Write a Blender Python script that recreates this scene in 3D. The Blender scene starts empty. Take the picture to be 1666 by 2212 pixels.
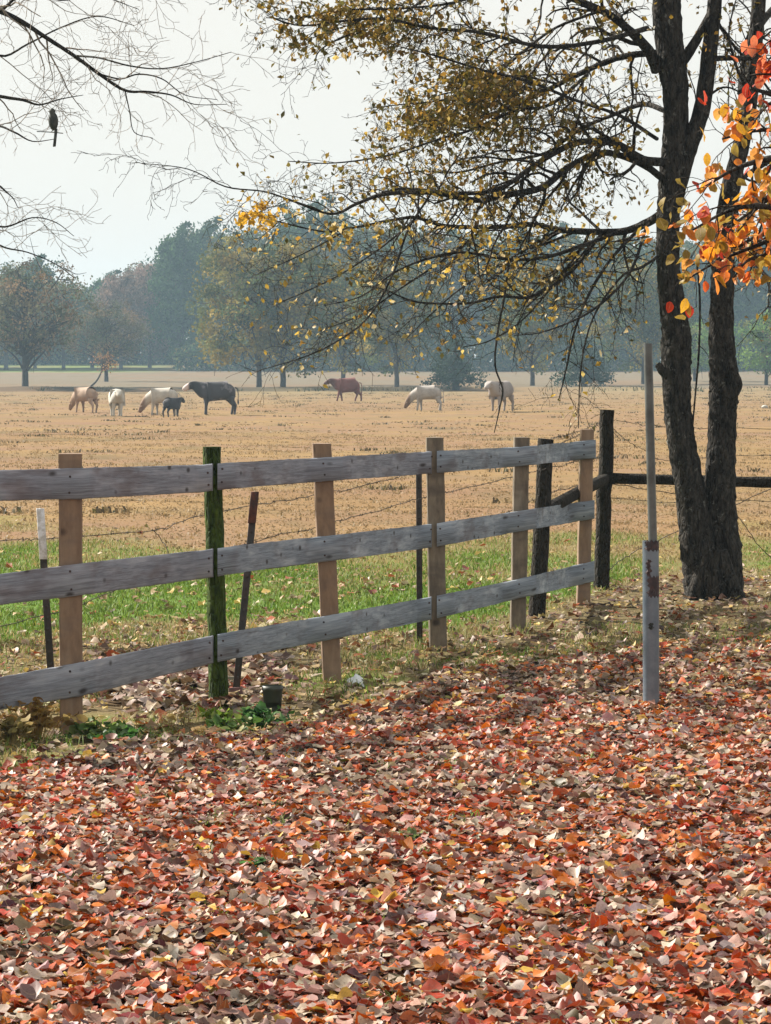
import bpy, bmesh, math, random
import numpy as np
from mathutils import Vector, Matrix
R = math.radians
random.seed(7)
rng = np.random.default_rng(11)
sc = bpy.context.scene
COL = sc.collection

# ------------------------------------------------------------------ camera
F = 7000.0            # focal length in reference units (frame is 1666 x 2212 units)
CX, CY, HY = 833.0, 1106.0, 795.0
CAMZ = 1.6
PIT = math.atan((CY - HY) / F)
cd = bpy.data.cameras.new("camera"); cam = bpy.data.objects.new("camera", cd); COL.objects.link(cam)
cd.sensor_fit = 'HORIZONTAL'; cd.sensor_width = 36.0; cd.lens = F / 1666.0 * 36.0
cd.clip_start = 0.5; cd.clip_end = 4000
cam.location = (0, 0, CAMZ); cam.rotation_euler = (math.pi / 2 - PIT, 0, 0)
sc.camera = cam
cd.dof.use_dof = False
ca, sa = math.cos(PIT), math.sin(PIT)

def P(x, y, D):
    u = (x - CX) / F; v = -(y - CY) / F
    d = (u, ca + v * sa, -sa + v * ca)
    k = D / d[1]
    return Vector((d[0] * k, D, CAMZ + d[2] * k))

def proj(X, Y, Z):
    dz = Z - CAMZ
    f = Y * ca - dz * sa
    up = Y * sa + dz * ca
    f = np.maximum(f, 1e-3)
    return CX + F * X / f, CY - F * up / f

_GY = np.array([-60, 35, 60, 110, 235, 256, 268, 320, 420, 480, 600, 1000.0])
_GZ = np.array([0, 0, -.12, -.30, -.30, -.25, -.27, .15, 1.0, 2.2, 2.6, 3.0])
_w = rng.normal(0, 1, (24, 2)); _ph = rng.uniform(0, 6.28, 24)
def snoise(X, Y, s, k0=0, n=8):
    a = 0
    for i in range(k0, k0 + n):
        w = _w[i % 24] * (0.6 + 0.25 * (i - k0))
        a = a + np.sin((X * w[0] + Y * w[1]) / s + _ph[i % 24])
    return a / n * 1.4
def ground_z(X, Y):
    X = np.asarray(X, float); Y = np.asarray(Y, float)
    z = np.interp(Y, _GY, _GZ)
    z = z + 0.012 * snoise(X, Y, .5, 0) * np.clip((Y - 3) / 5, 0, 1)
    f = np.clip((Y - 24) / 14, 0, 1)
    z = z + f * (0.035 * snoise(X, Y, .9, 6) + 0.05 * snoise(X, Y, 3.0, 12))
    return z
def gpt(x, y):
    """ground point seen at reference position x, y"""
    D = 20.0
    for _ in range(40):
        X = (x - CX) / F * D
        h = CAMZ - float(ground_z(X, D))
        Dn = F * h / max(y - HY, 1.0)
        D = 0.5 * D + 0.5 * Dn
    p = P(x, y, D)
    return Vector((p.x, D, float(ground_z(p.x, D))))

# ------------------------------------------------------------------ mesh helpers
class MB:
    def __init__(s): s.v = []; s.f = []; s.c = []; s.uv = []; s.n = 0
    def add(s, v, f, c=None, uv=None):
        v = np.asarray(v, float).reshape(-1, 3); f = np.asarray(f, int)
        s.v.append(v); s.f.append(f + s.n)
        if c is None: c = np.ones((len(v), 3))
        c = np.asarray(c, float)
        if c.ndim == 1: c = np.tile(c, (len(v), 1))
        s.c.append(c)
        s.uv.append(np.zeros((len(v), 2)) if uv is None else np.asarray(uv, float))
        s.n += len(v)
    def build(s, name, mat, parent=None, smooth=True):
        me = bpy.data.meshes.new(name)
        v = np.concatenate(s.v)
        me.vertices.add(len(v)); me.vertices.foreach_set("co", v.ravel())
        loops = []; starts = []; tot = 0
        for f in s.f:
            k = f.shape[1]
            loops.append(f.ravel()); starts.append(tot + np.arange(len(f)) * k); tot += f.size
        loops = np.concatenate(loops).astype(np.int32); starts = np.concatenate(starts).astype(np.int32)
        me.loops.add(len(loops)); me.polygons.add(len(starts))
        me.loops.foreach_set("vertex_index", loops)
        me.polygons.foreach_set("loop_start", starts)
        me.update(calc_edges=True)
        me.validate()
        c = np.concatenate(s.c); c4 = np.ones((len(c), 4)); c4[:, :3] = c
        at = me.color_attributes.new("Col", 'FLOAT_COLOR', 'POINT'); at.data.foreach_set("color", c4.ravel())
        uvs = np.concatenate(s.uv)
        if np.abs(uvs).max() > 0:
            ul = me.uv_layers.new(name="UVMap")
            li = np.empty(len(me.loops), np.int32); me.loops.foreach_get("vertex_index", li)
            ul.data.foreach_set("uv", uvs[li].astype(np.float32).ravel())
        if smooth: me.polygons.foreach_set("use_smooth", np.ones(len(me.polygons), bool))
        if mat: me.materials.append(mat)
        o = bpy.data.objects.new(name, me); COL.objects.link(o)
        if parent: 
            o.parent = parent
            # geometry is given in world coordinates; keep it there
            o.matrix_parent_inverse = Matrix.Translation(-parent.location) if parent.get('_w') else Matrix.Identity(4)
        return o

def tag(o, label=None, cat=None, group=None, kind=None):
    if label: o["label"] = label
    if cat: o["category"] = cat
    if group: o["group"] = group
    if kind: o["kind"] = kind
    return o
def empty(name, loc, label, cat, group=None, world=True):
    o = bpy.data.objects.new(name, None); COL.objects.link(o)
    o.location = loc; o.empty_display_size = .2
    tag(o, label, cat, group)
    if world: o['_w'] = 1
    return o

def tube(mb, pts, rad, sides=6, col=None, cap=True, jit=0.0):
    pts = np.asarray([tuple(p) for p in pts], float); n = len(pts)
    rad = np.asarray(rad, float) * np.ones(n)
    T = np.gradient(pts, axis=0); T /= (np.linalg.norm(T, axis=1)[:, None] + 1e-12)
    ref = np.array([0.13, -0.95, 0.2])
    A = np.cross(T, ref); ln = np.linalg.norm(A, axis=1)[:, None]
    A = np.where(ln < .15, np.cross(T, np.array([1., 0, 0])), A); A /= np.linalg.norm(A, axis=1)[:, None]
    B = np.cross(T, A)
    an = np.arange(sides) * 2 * math.pi / sides
    rr = rad[:, None] * (1 + (rng.normal(0, jit, (n, sides)) if jit else 0))
    V = pts[:, None, :] + (np.cos(an)[None, :, None] * A[:, None, :] + np.sin(an)[None, :, None] * B[:, None, :]) * rr[:, :, None]
    i = np.arange(n - 1)[:, None] * sides; j = np.arange(sides)[None, :]; j2 = (j + 1) % sides
    f = np.stack([i + j, i + j2, i + sides + j2, i + sides + j], -1).reshape(-1, 4)
    L = np.concatenate([[0], np.cumsum(np.linalg.norm(np.diff(pts, axis=0), axis=1))])
    uv = np.stack([np.repeat(L, sides), np.tile(np.arange(sides) / sides, n)], -1)
    mb.add(V.reshape(-1, 3), f, col, uv)
    if cap and sides > 3:
        for k, s_ in ((0, 1), (n - 1, -1)):
            ring = V[k]; c = ring.mean(0)
            vv = np.vstack([ring, c[None]]); a = np.arange(sides)
            ff = np.stack([a, (a + 1) % sides, np.full(sides, sides)], -1)
            mb.add(vv, ff[:, ::s_], col, np.tile([[L[k], 0.5]], (sides + 1, 1)))

def smooth_path(pts, k=6):
    """Catmull-Rom through the points"""
    p = [np.array(tuple(q), float) for q in pts]
    p = [2 * p[0] - p[1]] + p + [2 * p[-1] - p[-2]]
    out = []
    for i in range(1, len(p) - 2):
        for t in np.linspace(0, 1, k, endpoint=False):
            a, b, c, d = p[i - 1], p[i], p[i + 1], p[i + 2]
            out.append(.5 * ((2 * b) + (c - a) * t + (2 * a - 5 * b + 4 * c - d) * t * t + (3 * b - a - 3 * c + d) * t ** 3))
    out.append(p[-2])
    return np.array(out)

def box(mb, o, ax, ay, az, col=None, bev=0.004):
    """bevelled box from corner-centre o with half axes"""
    o = np.array(tuple(o)); ax = np.array(tuple(ax)); ay = np.array(tuple(ay)); az = np.array(tuple(az))
    bm = bmesh.new(); bmesh.ops.create_cube(bm, size=2)
    M = Matrix(((ax[0], ay[0], az[0], o[0]), (ax[1], ay[1], az[1], o[1]), (ax[2], ay[2], az[2], o[2]), (0, 0, 0, 1)))
    bmesh.ops.transform(bm, matrix=M, verts=bm.verts)
    if bev: bmesh.ops.bevel(bm, geom=bm.edges[:], offset=bev, segments=1, affect='EDGES')
    bm.verts.ensure_lookup_table()
    v = [tuple(q.co) for q in bm.verts]
    quads = [[q.index for q in f.verts] for f in bm.faces if len(f.verts) == 4]
    tris = [[q.index for q in f.verts] for f in bm.faces if len(f.verts) == 3]
    mb.add(v, quads, col)
    if tris:
        s = mb.n - len(v); mb.f.append(np.array(tris) + s)
    bm.free()

def leaves(mb, pos, size, yaw, tilt, roll, col, rows=5, wid=.40, fold=.3, curl=.4, vary=True, wave=1.0):
    """one blade per position: yaw about Z, tilt about its own X, roll about its length"""
    N = len(pos)
    t = np.linspace(0, 1, rows)
    w = wid * np.abs(np.sin(np.pi * np.clip(t * .97 + .015, 0, 1) ** .8)) ** .6
    s = np.array([-1., 0, 1.])
    xx = (w[:, None] * s[None, :]).reshape(-1); yy = np.repeat(t - .5, 3); ss = np.tile(s, rows)
    fo = fold * rng.uniform(-.3, 1.6, N); cu = curl * rng.normal(0, 1.1, N); tw = rng.normal(0, .35, N)
    cc = rng.normal(0, .7, N)
    k = 1 + (rng.uniform(-.25, .25, N) if vary else 0)
    x = xx[None, :] * k[:, None] * np.ones((N, 1))
    y = np.tile(yy, (N, 1))
    z = fo[:, None] * np.abs(x) + cu[:, None] * (y ** 2) * 1.3 + tw[:, None] * x * y * 2 + (cc * curl * .6)[:, None] * (x ** 2) * 3 * np.sign(x)
    phm = rng.uniform(0, 6.28, N)[:, None]; wv = rng.uniform(.02, .10, N)[:, None] * wave
    z = z + wv * np.abs(x) * 2.5 * np.sin(yy[None, :] * 9 + phm + (ss > 0)[None, :] * 2.2)
    y = y * (1 - .25 * np.abs(cu)[:, None] * np.abs(y))
    size = np.asarray(size) * np.ones(N)
    x, y, z = x * size[:, None], y * size[:, None], z * size[:, None]
    def rot(a, b, th): c, s_ = np.cos(th)[:, None], np.sin(th)[:, None]; return a * c - b * s_, a * s_ + b * c
    x, z = rot(x, z, roll); y, z = rot(y, z, tilt); x, y = rot(x, y, yaw)
    V = np.stack([x, y, z], -1) + np.asarray(pos)[:, None, :]
    m = 3 * rows
    base = []
    for r in range(rows - 1):
        for c in range(2):
            a = r * 3 + c; base.append([a, a + 1, a + 4, a + 3])
    f = (np.array(base)[None] + (np.arange(N) * m)[:, None, None]).reshape(-1, 4)
    C = np.repeat(np.asarray(col)[:, None, :], m, 1)
    C = C * (1 - .18 * (np.abs(ss) < .5))[None, :, None]
    uv = np.stack([np.tile(ss * .5 + .5, N), np.tile(yy + .5, N)], -1)
    mb.add(V.reshape(-1, 3), f, C.reshape(-1, 3), uv)

def blades(mb, pos, h, w, lean, col):
    """grass blades: two-segment bent triangles"""
    N = len(pos); a = rng.uniform(0, 6.28, N); d = np.stack([np.cos(a), np.sin(a), 0 * a], -1)
    la = rng.uniform(0, 6.28, N); ld = np.stack([np.cos(la), np.sin(la), 0 * la], -1) * (lean * h * rng.uniform(.2, 1, N))[:, None]
    up = np.stack([0 * h, 0 * h, h], -1)
    p0 = pos - d * w[:, None] / 2; p1 = pos + d * w[:, None] / 2
    m = pos + up * .55 + ld * .35; p2 = m - d * w[:, None] * .38; p3 = m + d * w[:, None] * .38
    tip = pos + up + ld
    tip[:, 2] -= (lean * h * .25)
    V = np.stack([p0, p1, p3, p2, tip], 1)
    b = np.arange(N)[:, None] * 5
    n0 = mb.n
    mb.add(V.reshape(-1, 3), b + np.array([[0, 1, 2, 3]]), np.repeat(col, 5, 0))
    mb.f.append(n0 + b + np.array([[3, 2, 4]]))

# ------------------------------------------------------------------ materials
def newmat(name):
    m = bpy.data.materials.new(name); m.use_nodes = True
    nt = m.node_tree; nt.nodes.clear()
    out = nt.nodes.new("ShaderNodeOutputMaterial")
    return m, nt, out
def nd(nt, t, **kw):
    n = nt.nodes.new(t)
    for k, v in kw.items(): setattr(n, k, v)
    return n
def noise(nt, vec, scale, detail=4, rough=.6):
    n = nd(nt, "ShaderNodeTexNoise"); n.inputs["Scale"].default_value = scale; n.inputs["Detail"].default_value = detail
    n.inputs["Roughness"].default_value = rough
    if vec is not None: nt.links.new(vec, n.inputs["Vector"])
    return n.outputs["Fac"]
def mapr(nt, v, a, b, c=0., d=1.):
    n = nd(nt, "ShaderNodeMapRange"); nt.links.new(v, n.inputs[0])
    for i, k in enumerate((a, b, c, d)): n.inputs[1 + i].default_value = k
    return n.outputs[0]
def mixc(nt, fac, a, b, mode='MIX'):
    n = nd(nt, "ShaderNodeMix", data_type='RGBA', blend_type=mode)
    if isinstance(fac, (int, float)): n.inputs[0].default_value = fac
    else: nt.links.new(fac, n.inputs[0])
    for k, c in ((6, a), (7, b)):
        if isinstance(c, tuple): n.inputs[k].default_value = (*c, 1)
        else: nt.links.new(c, n.inputs[k])
    return n.outputs[2]
def math_(nt, op, a, b=None):
    n = nd(nt, "ShaderNodeMath", operation=op)
    for i, c in enumerate((a, b)):
        if c is None: continue
        if isinstance(c, (int, float)): n.inputs[i].default_value = c
        else: nt.links.new(c, n.inputs[i])
    return n.outputs[0]
def scalev(nt, vec, s):
    n = nd(nt, "ShaderNodeMapping"); n.inputs["Scale"].default_value = s; nt.links.new(vec, n.inputs["Vector"]); return n.outputs[0]
def bump(nt, h, strength, dist=.02):
    n = nd(nt, "ShaderNodeBump"); n.inputs["Strength"].default_value = strength; n.inputs["Distance"].default_value = dist
    nt.links.new(h, n.inputs["Height"]); return n.outputs[0]

def leaf_mat(name, trans=.3, rough=.5, spec=.5, veins=False):
    m, nt, out = newmat(name)
    c = nd(nt, "ShaderNodeVertexColor", layer_name="Col").outputs[0]
    tc = nd(nt, "ShaderNodeTexCoord")
    n = noise(nt, tc.outputs["Object"], 90, 3)
    c2 = mixc(nt, mapr(nt, n, .45, .75, 0, .45), c, mixc(nt, 1.0, c, (.45, .38, .32), 'MULTIPLY'))
    if veins:
        su = nd(nt, "ShaderNodeSeparateXYZ"); nt.links.new(tc.outputs["UV"], su.inputs[0])
        au = math_(nt, 'ABSOLUTE', math_(nt, 'SUBTRACT', su.outputs[0], .5))
        rib = mapr(nt, au, .015, .05, .55, 0)
        sv = math_(nt, 'SINE', math_(nt, 'MULTIPLY', math_(nt, 'SUBTRACT', su.outputs[1], math_(nt, 'MULTIPLY', au, .7)), 46.0))
        c2 = mixc(nt, mapr(nt, sv, .75, 1, 0, .35), c2, mixc(nt, 1.0, c2, (.55, .5, .45), 'MULTIPLY'))
        c2 = mixc(nt, rib, c2, mixc(nt, .6, c2, (.5, .36, .22)))
        sp2 = noise(nt, tc.outputs["Object"], 160, 2)
        c2 = mixc(nt, mapr(nt, sp2, .62, .68, 0, .55), c2, (.06, .035, .02))
    p = nd(nt, "ShaderNodeBsdfPrincipled"); nt.links.new(c2, p.inputs["Base Color"])
    p.inputs["Roughness"].default_value = rough; p.inputs["Specular IOR Level"].default_value = spec
    t = nd(nt, "ShaderNodeBsdfTranslucent"); nt.links.new(c2, t.inputs["Color"])
    mx = nd(nt, "ShaderNodeMixShader"); mx.inputs[0].default_value = trans
    nt.links.new(p.outputs[0], mx.inputs[1]); nt.links.new(t.outputs[0], mx.inputs[2]); nt.links.new(mx.outputs[0], out.inputs[0])
    return m
M_litter = leaf_mat("fallen_leaf", .22, .52, .4, True)
M_leaf = leaf_mat("tree_leaf", .5, .5, .35)
M_orange = leaf_mat("orange_leaf", .45, .5, .3, True)
M_grass = leaf_mat("grass_blade", .35, .6, .25)
M_far = leaf_mat("far_foliage", .25, .8, .1)

def bark_mat(name, dark, light, scale=1.0, lich=(.30, .30, .26), lamt=.5):
    m, nt, out = newmat(name)
    tc = nd(nt, "ShaderNodeTexCoord"); g = nd(nt, "ShaderNodeNewGeometry").outputs["Position"]
    v = scalev(nt, g, (14 * scale, 14 * scale, 5 * scale))
    n1 = noise(nt, v, 1.6, 6, .7); n2 = noise(nt, scalev(nt, g, (17, 17, 15)), 1.1, 5, .7)
    c = mixc(nt, mapr(nt, n1, .38, .66), dark, light)
    c = mixc(nt, mapr(nt, n2, .60, .70, 0, lamt), c, lich)
    p = nd(nt, "ShaderNodeBsdfPrincipled"); nt.links.new(c, p.inputs["Base Color"]); p.inputs["Roughness"].default_value = .9
    p.inputs["Specular IOR Level"].default_value = .2
    vv = nd(nt, "ShaderNodeTexVoronoi", feature='DISTANCE_TO_EDGE'); vv.inputs["Scale"].default_value = 1.0; nt.links.new(scalev(nt, g, (32 * scale, 32 * scale, 11 * scale)), vv.inputs["Vector"])
    hh_ = math_(nt, 'ADD', n1, mapr(nt, vv.outputs[0], 0, .22, 0, .5))
    nt.links.new(bump(nt, hh_, 1.0, .035), p.inputs["Normal"]); nt.links.new(p.outputs[0], out.inputs[0])
    return m
M_bark = bark_mat("bark_dark", (.012, .011, .010), (.075, .066, .056), 1.2, (.26, .26, .23), .75)
M_twig = bark_mat("twig_dark", (.022, .018, .013), (.07, .055, .04), 1, (.1, .09, .06), .3)
M_paletwig = bark_mat("twig_pale", (.26, .22, .19), (.44, .39, .34), 1, (.25, .25, .2), .3)
M_farbark = bark_mat("far_bark", (.03, .028, .025), (.07, .06, .05), .3, (.1, .1, .09), .2)
M_darkpost = bark_mat("old_dark_wood", (.015, .013, .010), (.06, .05, .04), 1.5, (.09, .09, .06), .4)
M_moss = bark_mat("mossy_wood", (.022, .042, .007), (.085, .135, .018), 1.4, (.05, .04, .02), .6)

def wood_mat(name, base, dark, pale, stain, stain_amt=.6, grain=(2.5, 60, 1)):
    m, nt, out = newmat(name)
    uv = nd(nt, "ShaderNodeTexCoord").outputs["UV"]; g = nd(nt, "ShaderNodeNewGeometry").outputs["Position"]
    gr = noise(nt, scalev(nt, uv, grain), 1.0, 6, .7)
    gf = noise(nt, scalev(nt, uv, (grain[0] * 3, grain[1] * 3.2, 1)), 1.0, 4, .7)
    c = mixc(nt, mapr(nt, math_(nt, 'ADD', math_(nt, 'MULTIPLY', gr, .5), math_(nt, 'MULTIPLY', gf, .5)), .40, .60), dark, base)
    c = mixc(nt, mapr(nt, noise(nt, scalev(nt, uv, (1.7, 9, 1)), 1.3, 3), .5, .72, 0, .7), c, pale)
    st = noise(nt, scalev(nt, g, (1.6, 1.6, 5)), 1.7, 3)
    c = mixc(nt, mapr(nt, st, .52, .68, 0, stain_amt), c, stain)
    # knots and nail stains: stretched cells, a few of them dark
    vo = nd(nt, "ShaderNodeTexVoronoi"); vo.inputs["Scale"].default_value = 1.0; nt.links.new(scalev(nt, uv, (9, 13, 1)), vo.inputs["Vector"])
    kn = mapr(nt, vo.outputs["Distance"], .10, .24, 1, 0)
    sel = mapr(nt, nd_sep(nt, vo.outputs["Color"]), .55, .6)
    c = mixc(nt, math_(nt, 'MULTIPLY', math_(nt, 'MULTIPLY', kn, sel), .85), c, (.03, .022, .02))
    crk = noise(nt, scalev(nt, uv, (1.2, 34, 1)), 1.0, 2, .5)
    c = mixc(nt, mapr(nt, crk, .70, .74, 0, .8), c, (.04, .035, .035))
    p = nd(nt, "ShaderNodeBsdfPrincipled"); nt.links.new(c, p.inputs["Base Color"]); p.inputs["Roughness"].default_value = .85
    p.inputs["Specular IOR Level"].default_value = .25
    nt.links.new(bump(nt, gr, .6, .006), p.inputs["Normal"]); nt.links.new(p.outputs[0], out.inputs[0])
    return m
def nd_sep(nt, c):
    s = nd(nt, "ShaderNodeSeparateColor"); nt.links.new(c, s.inputs[0]); return s.outputs[0]
M_board = wood_mat("weathered_board", (.28, .30, .35), (.13, .14, .17), (.44, .46, .51), (.11, .075, .075), .5)
M_board_blue = wood_mat("weathered_board_pale", (.29, .335, .39), (.12, .145, .18), (.48, .53, .59), (.10, .08, .085), .5)
M_post = wood_mat("treated_post", (.26, .175, .115), (.17, .115, .08), (.30, .23, .165), (.14, .11, .095), .5, (3, 14, 1))
M_post_grey = wood_mat("greyed_post", (.21, .17, .125), (.11, .09, .07), (.27, .24, .19), (.08, .07, .06), .6, (3, 14, 1))

def plain(name, col, rough=.6, metal=0., col2=None, ns=8, lo=.45, hi=.6, bmp=.2, vec=None):
    m, nt, out = newmat(name)
    g = nd(nt, "ShaderNodeNewGeometry").outputs["Position"]
    if vec: g = scalev(nt, g, vec)
    n = noise(nt, g, ns, 5, .65)
    c = mixc(nt, mapr(nt, n, lo, hi), col, col2 if col2 else tuple(k * .7 for k in col))
    p = nd(nt, "ShaderNodeBsdfPrincipled"); nt.links.new(c, p.inputs["Base Color"]); p.inputs["Roughness"].default_value = rough
    p.inputs["Metallic"].default_value = metal
    nt.links.new(bump(nt, n, bmp, .005), p.inputs["Normal"]); nt.links.new(p.outputs[0], out.inputs[0])
    return m
M_galv = plain("galvanised_pipe", (.18, .22, .26), .3, .35, (.10, .13, .17), 9, .4, .7)
M_thin = plain("grey_steel_pipe", (.125, .135, .13), .4, .3, (.07, .075, .072), 11, .4, .65)
M_rust = plain("rusty_steel", (.10, .03, .015), .85, 0, (.035, .015, .012), 25, .4, .6)
M_rustpatch = plain("rust_patch", (.07, .045, .045), .8, 0, (.03, .022, .025), 30, .4, .6)
M_tdark = plain("dark_steel_post", (.02, .018, .015), .7, 0, (.04, .025, .02), 20)
M_white = plain("white_paint", (.62, .62, .64), .6, 0, (.40, .38, .36), 25)
M_plate = plain("faded_plate", (.20, .10, .095), .8, 0, (.13, .075, .07), 20)
M_wire = plain("rusty_wire", (.06, .045, .035), .7, .3, (.03, .025, .02), 30)
M_black = plain("black_plastic", (.02, .026, .02), .5, 0, (.035, .045, .03), 10)
M_bag = plain("white_plastic", (.66, .70, .72), .35, 0, (.5, .55, .55), 12)
M_rock = plain("pale_rock", (.55, .54, .50), .9, 0, (.4, .38, .33), 6)
M_bird = plain("dark_feathers", (.018, .024, .022), .7, 0, (.05, .055, .045), 30)
M_hay = leaf_mat("dry_weed", .3, .7, .2)

# ------------------------------------------------------------------ world and sun
SUN_AZ = -57.0      # degrees from +Y, negative = to the left
SUN_EL = 36.0
w = bpy.data.worlds.new("World"); sc.world = w; w.use_nodes = True
nt = w.node_tree; nt.nodes.clear()
sky = nd(nt, "ShaderNodeTexSky", sky_type='NISHITA'); sky.sun_disc = False
sky.sun_elevation = R(SUN_EL); sky.sun_rotation = R(SUN_AZ)
sky.air_density = 1.0; sky.dust_density = 4.0; sky.ozone_density = 1.0
bg = nd(nt, "ShaderNodeBackground"); bg.inputs[1].default_value = .068
# thin high cloud veil spread over the whole sky
tc = nd(nt, "ShaderNodeTexCoord")
veil = noise(nt, scalev(nt, tc.outputs["Generated"], (1, 1, 3)), 1.5, 4)
c = mixc(nt, mapr(nt, veil, .3, .7, .86, .94), sky.outputs[0], (6.0, 5.8, 5.35))
nt.links.new(c, bg.inputs[0])
wo = nd(nt, "ShaderNodeOutputWorld"); nt.links.new(bg.outputs[0], wo.inputs[0])
sd = bpy.data.lights.new("sun", 'SUN'); so = bpy.data.objects.new("sun", sd); COL.objects.link(so)
sd.energy = 5.0; sd.angle = R(.6); sd.color = (1, .93, .82)
az = R(SUN_AZ)
sdir = Vector((math.sin(az) * math.cos(R(SUN_EL)), math.cos(az) * math.cos(R(SUN_EL)), math.sin(R(SUN_EL))))
so.rotation_euler = (-sdir).to_track_quat('-Z', 'Y').to_euler(); so.location = (-30, 20, 30)
sc.view_settings.view_transform = 'Standard'; sc.view_settings.look = 'None'
sc.view_settings.gamma = 1; sc.view_settings.exposure = 1.24
sc.render.engine = 'CYCLES'
cy = sc.cycles; cy.use_denoising = True; cy.max_bounces = 6; cy.transparent_max_bounces = 8; cy.volume_bounces = 0
try: cy.denoiser = 'OPENIMAGEDENOISE'
except Exception: pass

# ------------------------------------------------------------------ zones on the ground
_bx = np.array([-900, 0, 150, 300, 500, 650, 800, 1000, 1200, 1400, 1666, 2600.])
_by = np.array([1800, 1690, 1655, 1615, 1600, 1570, 1530, 1450, 1425, 1408, 1385, 1330.])
def zones(X, Y):
    x, y = proj(X, Y, np.zeros_like(X))
    n1 = snoise(X, Y, .35, 3); n2 = snoise(X, Y, 1.1, 9)
    red = np.clip((y - np.interp(x, _bx, _by) + 14 * n1) / 40 + .3, 0, 1)
    # green strip behind the fence
    gtop = np.interp(x, [-400, 0, 300, 450, 700, 1000, 1300, 1666, 2400], [1150, 1160, 1165, 1205, 1200, 1185, 1172, 1158, 1150])
    gbot = np.interp(x, [-400, 0, 300, 600, 900, 1200, 1400, 1666, 2400], [1430, 1410, 1370, 1360, 1390, 1330, 1262, 1252, 1245])
    green = np.clip((y - gtop + 46 * n2 + 26 * n1 + 26) / 95, 0, 1) * np.clip((gbot - y + 16 * n1) / 36, 0, 1)
    green = np.maximum(green, .8 * np.clip(n1 * 1.2 - .1, 0, 1) * np.clip((y - 1250) / 60, 0, 1) * (1 - red))
    shaded_pile = np.exp(-(((x - 400) / 210) ** 2 + ((y - 1475) / 62) ** 2) ** 2)      # leaf drift in the hollow by the fence, its shade painted as brown leaves
    dryg = np.clip(1 - red - green - shaded_pile, 0, 1) * np.clip((y - 1225) / 25, 0, 1)
    return x, y, red, green, shaded_pile, dryg

# ground sheet
ys = [-40, -20, -8, 0, 3]
y_ = 5.0
while y_ < 1000:
    ys.append(y_); y_ += .12 if y_ < 26 else (.16 if y_ < 60 else y_ * .0045)
ys.append(1000.0)
ys = np.array(ys)
uu = np.linspace(-1, 1, 221); uu = .28 * uu + .72 * uu ** 5
YY, UU = np.meshgrid(ys, uu, indexing='ij')
XX = UU * (14 + np.maximum(YY, 0) * .62)
ZZ = ground_z(XX, YY)
x, y, red, green, shaded_pile, dryg = zones(XX, YY)
ZZ = ZZ - .05 * shaded_pile * (np.abs(YY - 15) < 3)
ridge = np.exp(-((YY - 261) / 2.2) ** 2)
ZZ += .32 * ridge * (1 + .4 * snoise(XX, YY, 4, 2))
H, W = XX.shape
idx = np.arange(H * W).reshape(H, W)
fc = np.stack([idx[:-1, :-1], idx[:-1, 1:], idx[1:, 1:], idx[1:, :-1]], -1).reshape(-1, 4)
zc = np.stack([red + shaded_pile * .8, green, dryg], -1).reshape(-1, 3)
m, nt, out = newmat("ground_cover")
g = nd(nt, "ShaderNodeNewGeometry").outputs["Position"]
vc = nd(nt, "ShaderNodeVertexColor", layer_name="Col").outputs[0]
sp = nd(nt, "ShaderNodeSeparateColor"); nt.links.new(vc, sp.inputs[0])
xyz = nd(nt, "ShaderNodeSeparateXYZ"); nt.links.new(g, xyz.inputs[0]); Yw = xyz.outputs[1]; Xw = xyz.outputs[0]
nf = noise(nt, g, 14, 5, .7); nm = noise(nt, g, 1.3, 5, .7); nl = noise(nt, g, .22, 4, .6); nw = noise(nt, scalev(nt, g, (.35, 1, 1)), .35, 4, .6)
field = mixc(nt, mapr(nt, nm, .35, .65), (.285, .195, .095), (.34, .235, .11))
field = mixc(nt, mapr(nt, nl, .42, .62), field, (.285, .185, .12))
field = mixc(nt, mapr(nt, nw, .5, .68, 0, .55), field, (.22, .18, .09))
field = mixc(nt, mapr(nt, noise(nt, scalev(nt, g, (.6, 1, 1)), 2.4, 4, .6), .60, .70, 0, .65), field, (.13, .11, .06))
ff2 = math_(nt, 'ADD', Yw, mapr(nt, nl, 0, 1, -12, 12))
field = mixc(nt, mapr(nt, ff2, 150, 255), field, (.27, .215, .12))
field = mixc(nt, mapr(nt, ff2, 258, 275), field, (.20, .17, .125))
rb = math_(nt, 'MULTIPLY', mapr(nt, Yw, 254, 257), mapr(nt, Yw, 262, 264, 1, 0))
field = mixc(nt, math_(nt, 'MULTIPLY', rb, mapr(nt, Xw, -12, -2, 1, 0)), field, (.07, .062, .04))
lawn = math_(nt, 'MULTIPLY', mapr(nt, Yw, 418, 426), mapr(nt, Xw, -36, -28, 1, 0))
field = mixc(nt, lawn, field, (.20, .28, .08))
fs = noise(nt, scalev(nt, g, (.10, .045, 1)), 1.0, 5, .65)
fs2 = noise(nt, scalev(nt, g, (.35, .14, 1)), 1.0, 4, .65)
field = mixc(nt, mapr(nt, fs, .46, .58, 0, .45), field, (.25, .155, .09))
field = mixc(nt, mapr(nt, fs2, .56, .66, 0, .6), field, (.15, .125, .065))
field = mixc(nt, 1.0, field, (.69, .65, .58), 'MULTIPLY')
soil = mixc(nt, mapr(nt, nf, .35, .65), (.035, .024, .018), (.12, .07, .05))
grn = mixc(nt, mapr(nt, nf, .3, .7), (.05, .095, .015), (.12, .21, .03)); grn = mixc(nt, mapr(nt, nm, .50, .70, 0, .4), grn, (.13, .15, .05))
dry = mixc(nt, mapr(nt, nf, .3, .7), (.05, .042, .02), (.20, .155, .075))
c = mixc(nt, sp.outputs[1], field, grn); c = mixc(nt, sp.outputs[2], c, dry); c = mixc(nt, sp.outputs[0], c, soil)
p = nd(nt, "ShaderNodeBsdfPrincipled"); nt.links.new(c, p.inputs["Base Color"]); p.inputs["Roughness"].default_value = .95
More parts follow.
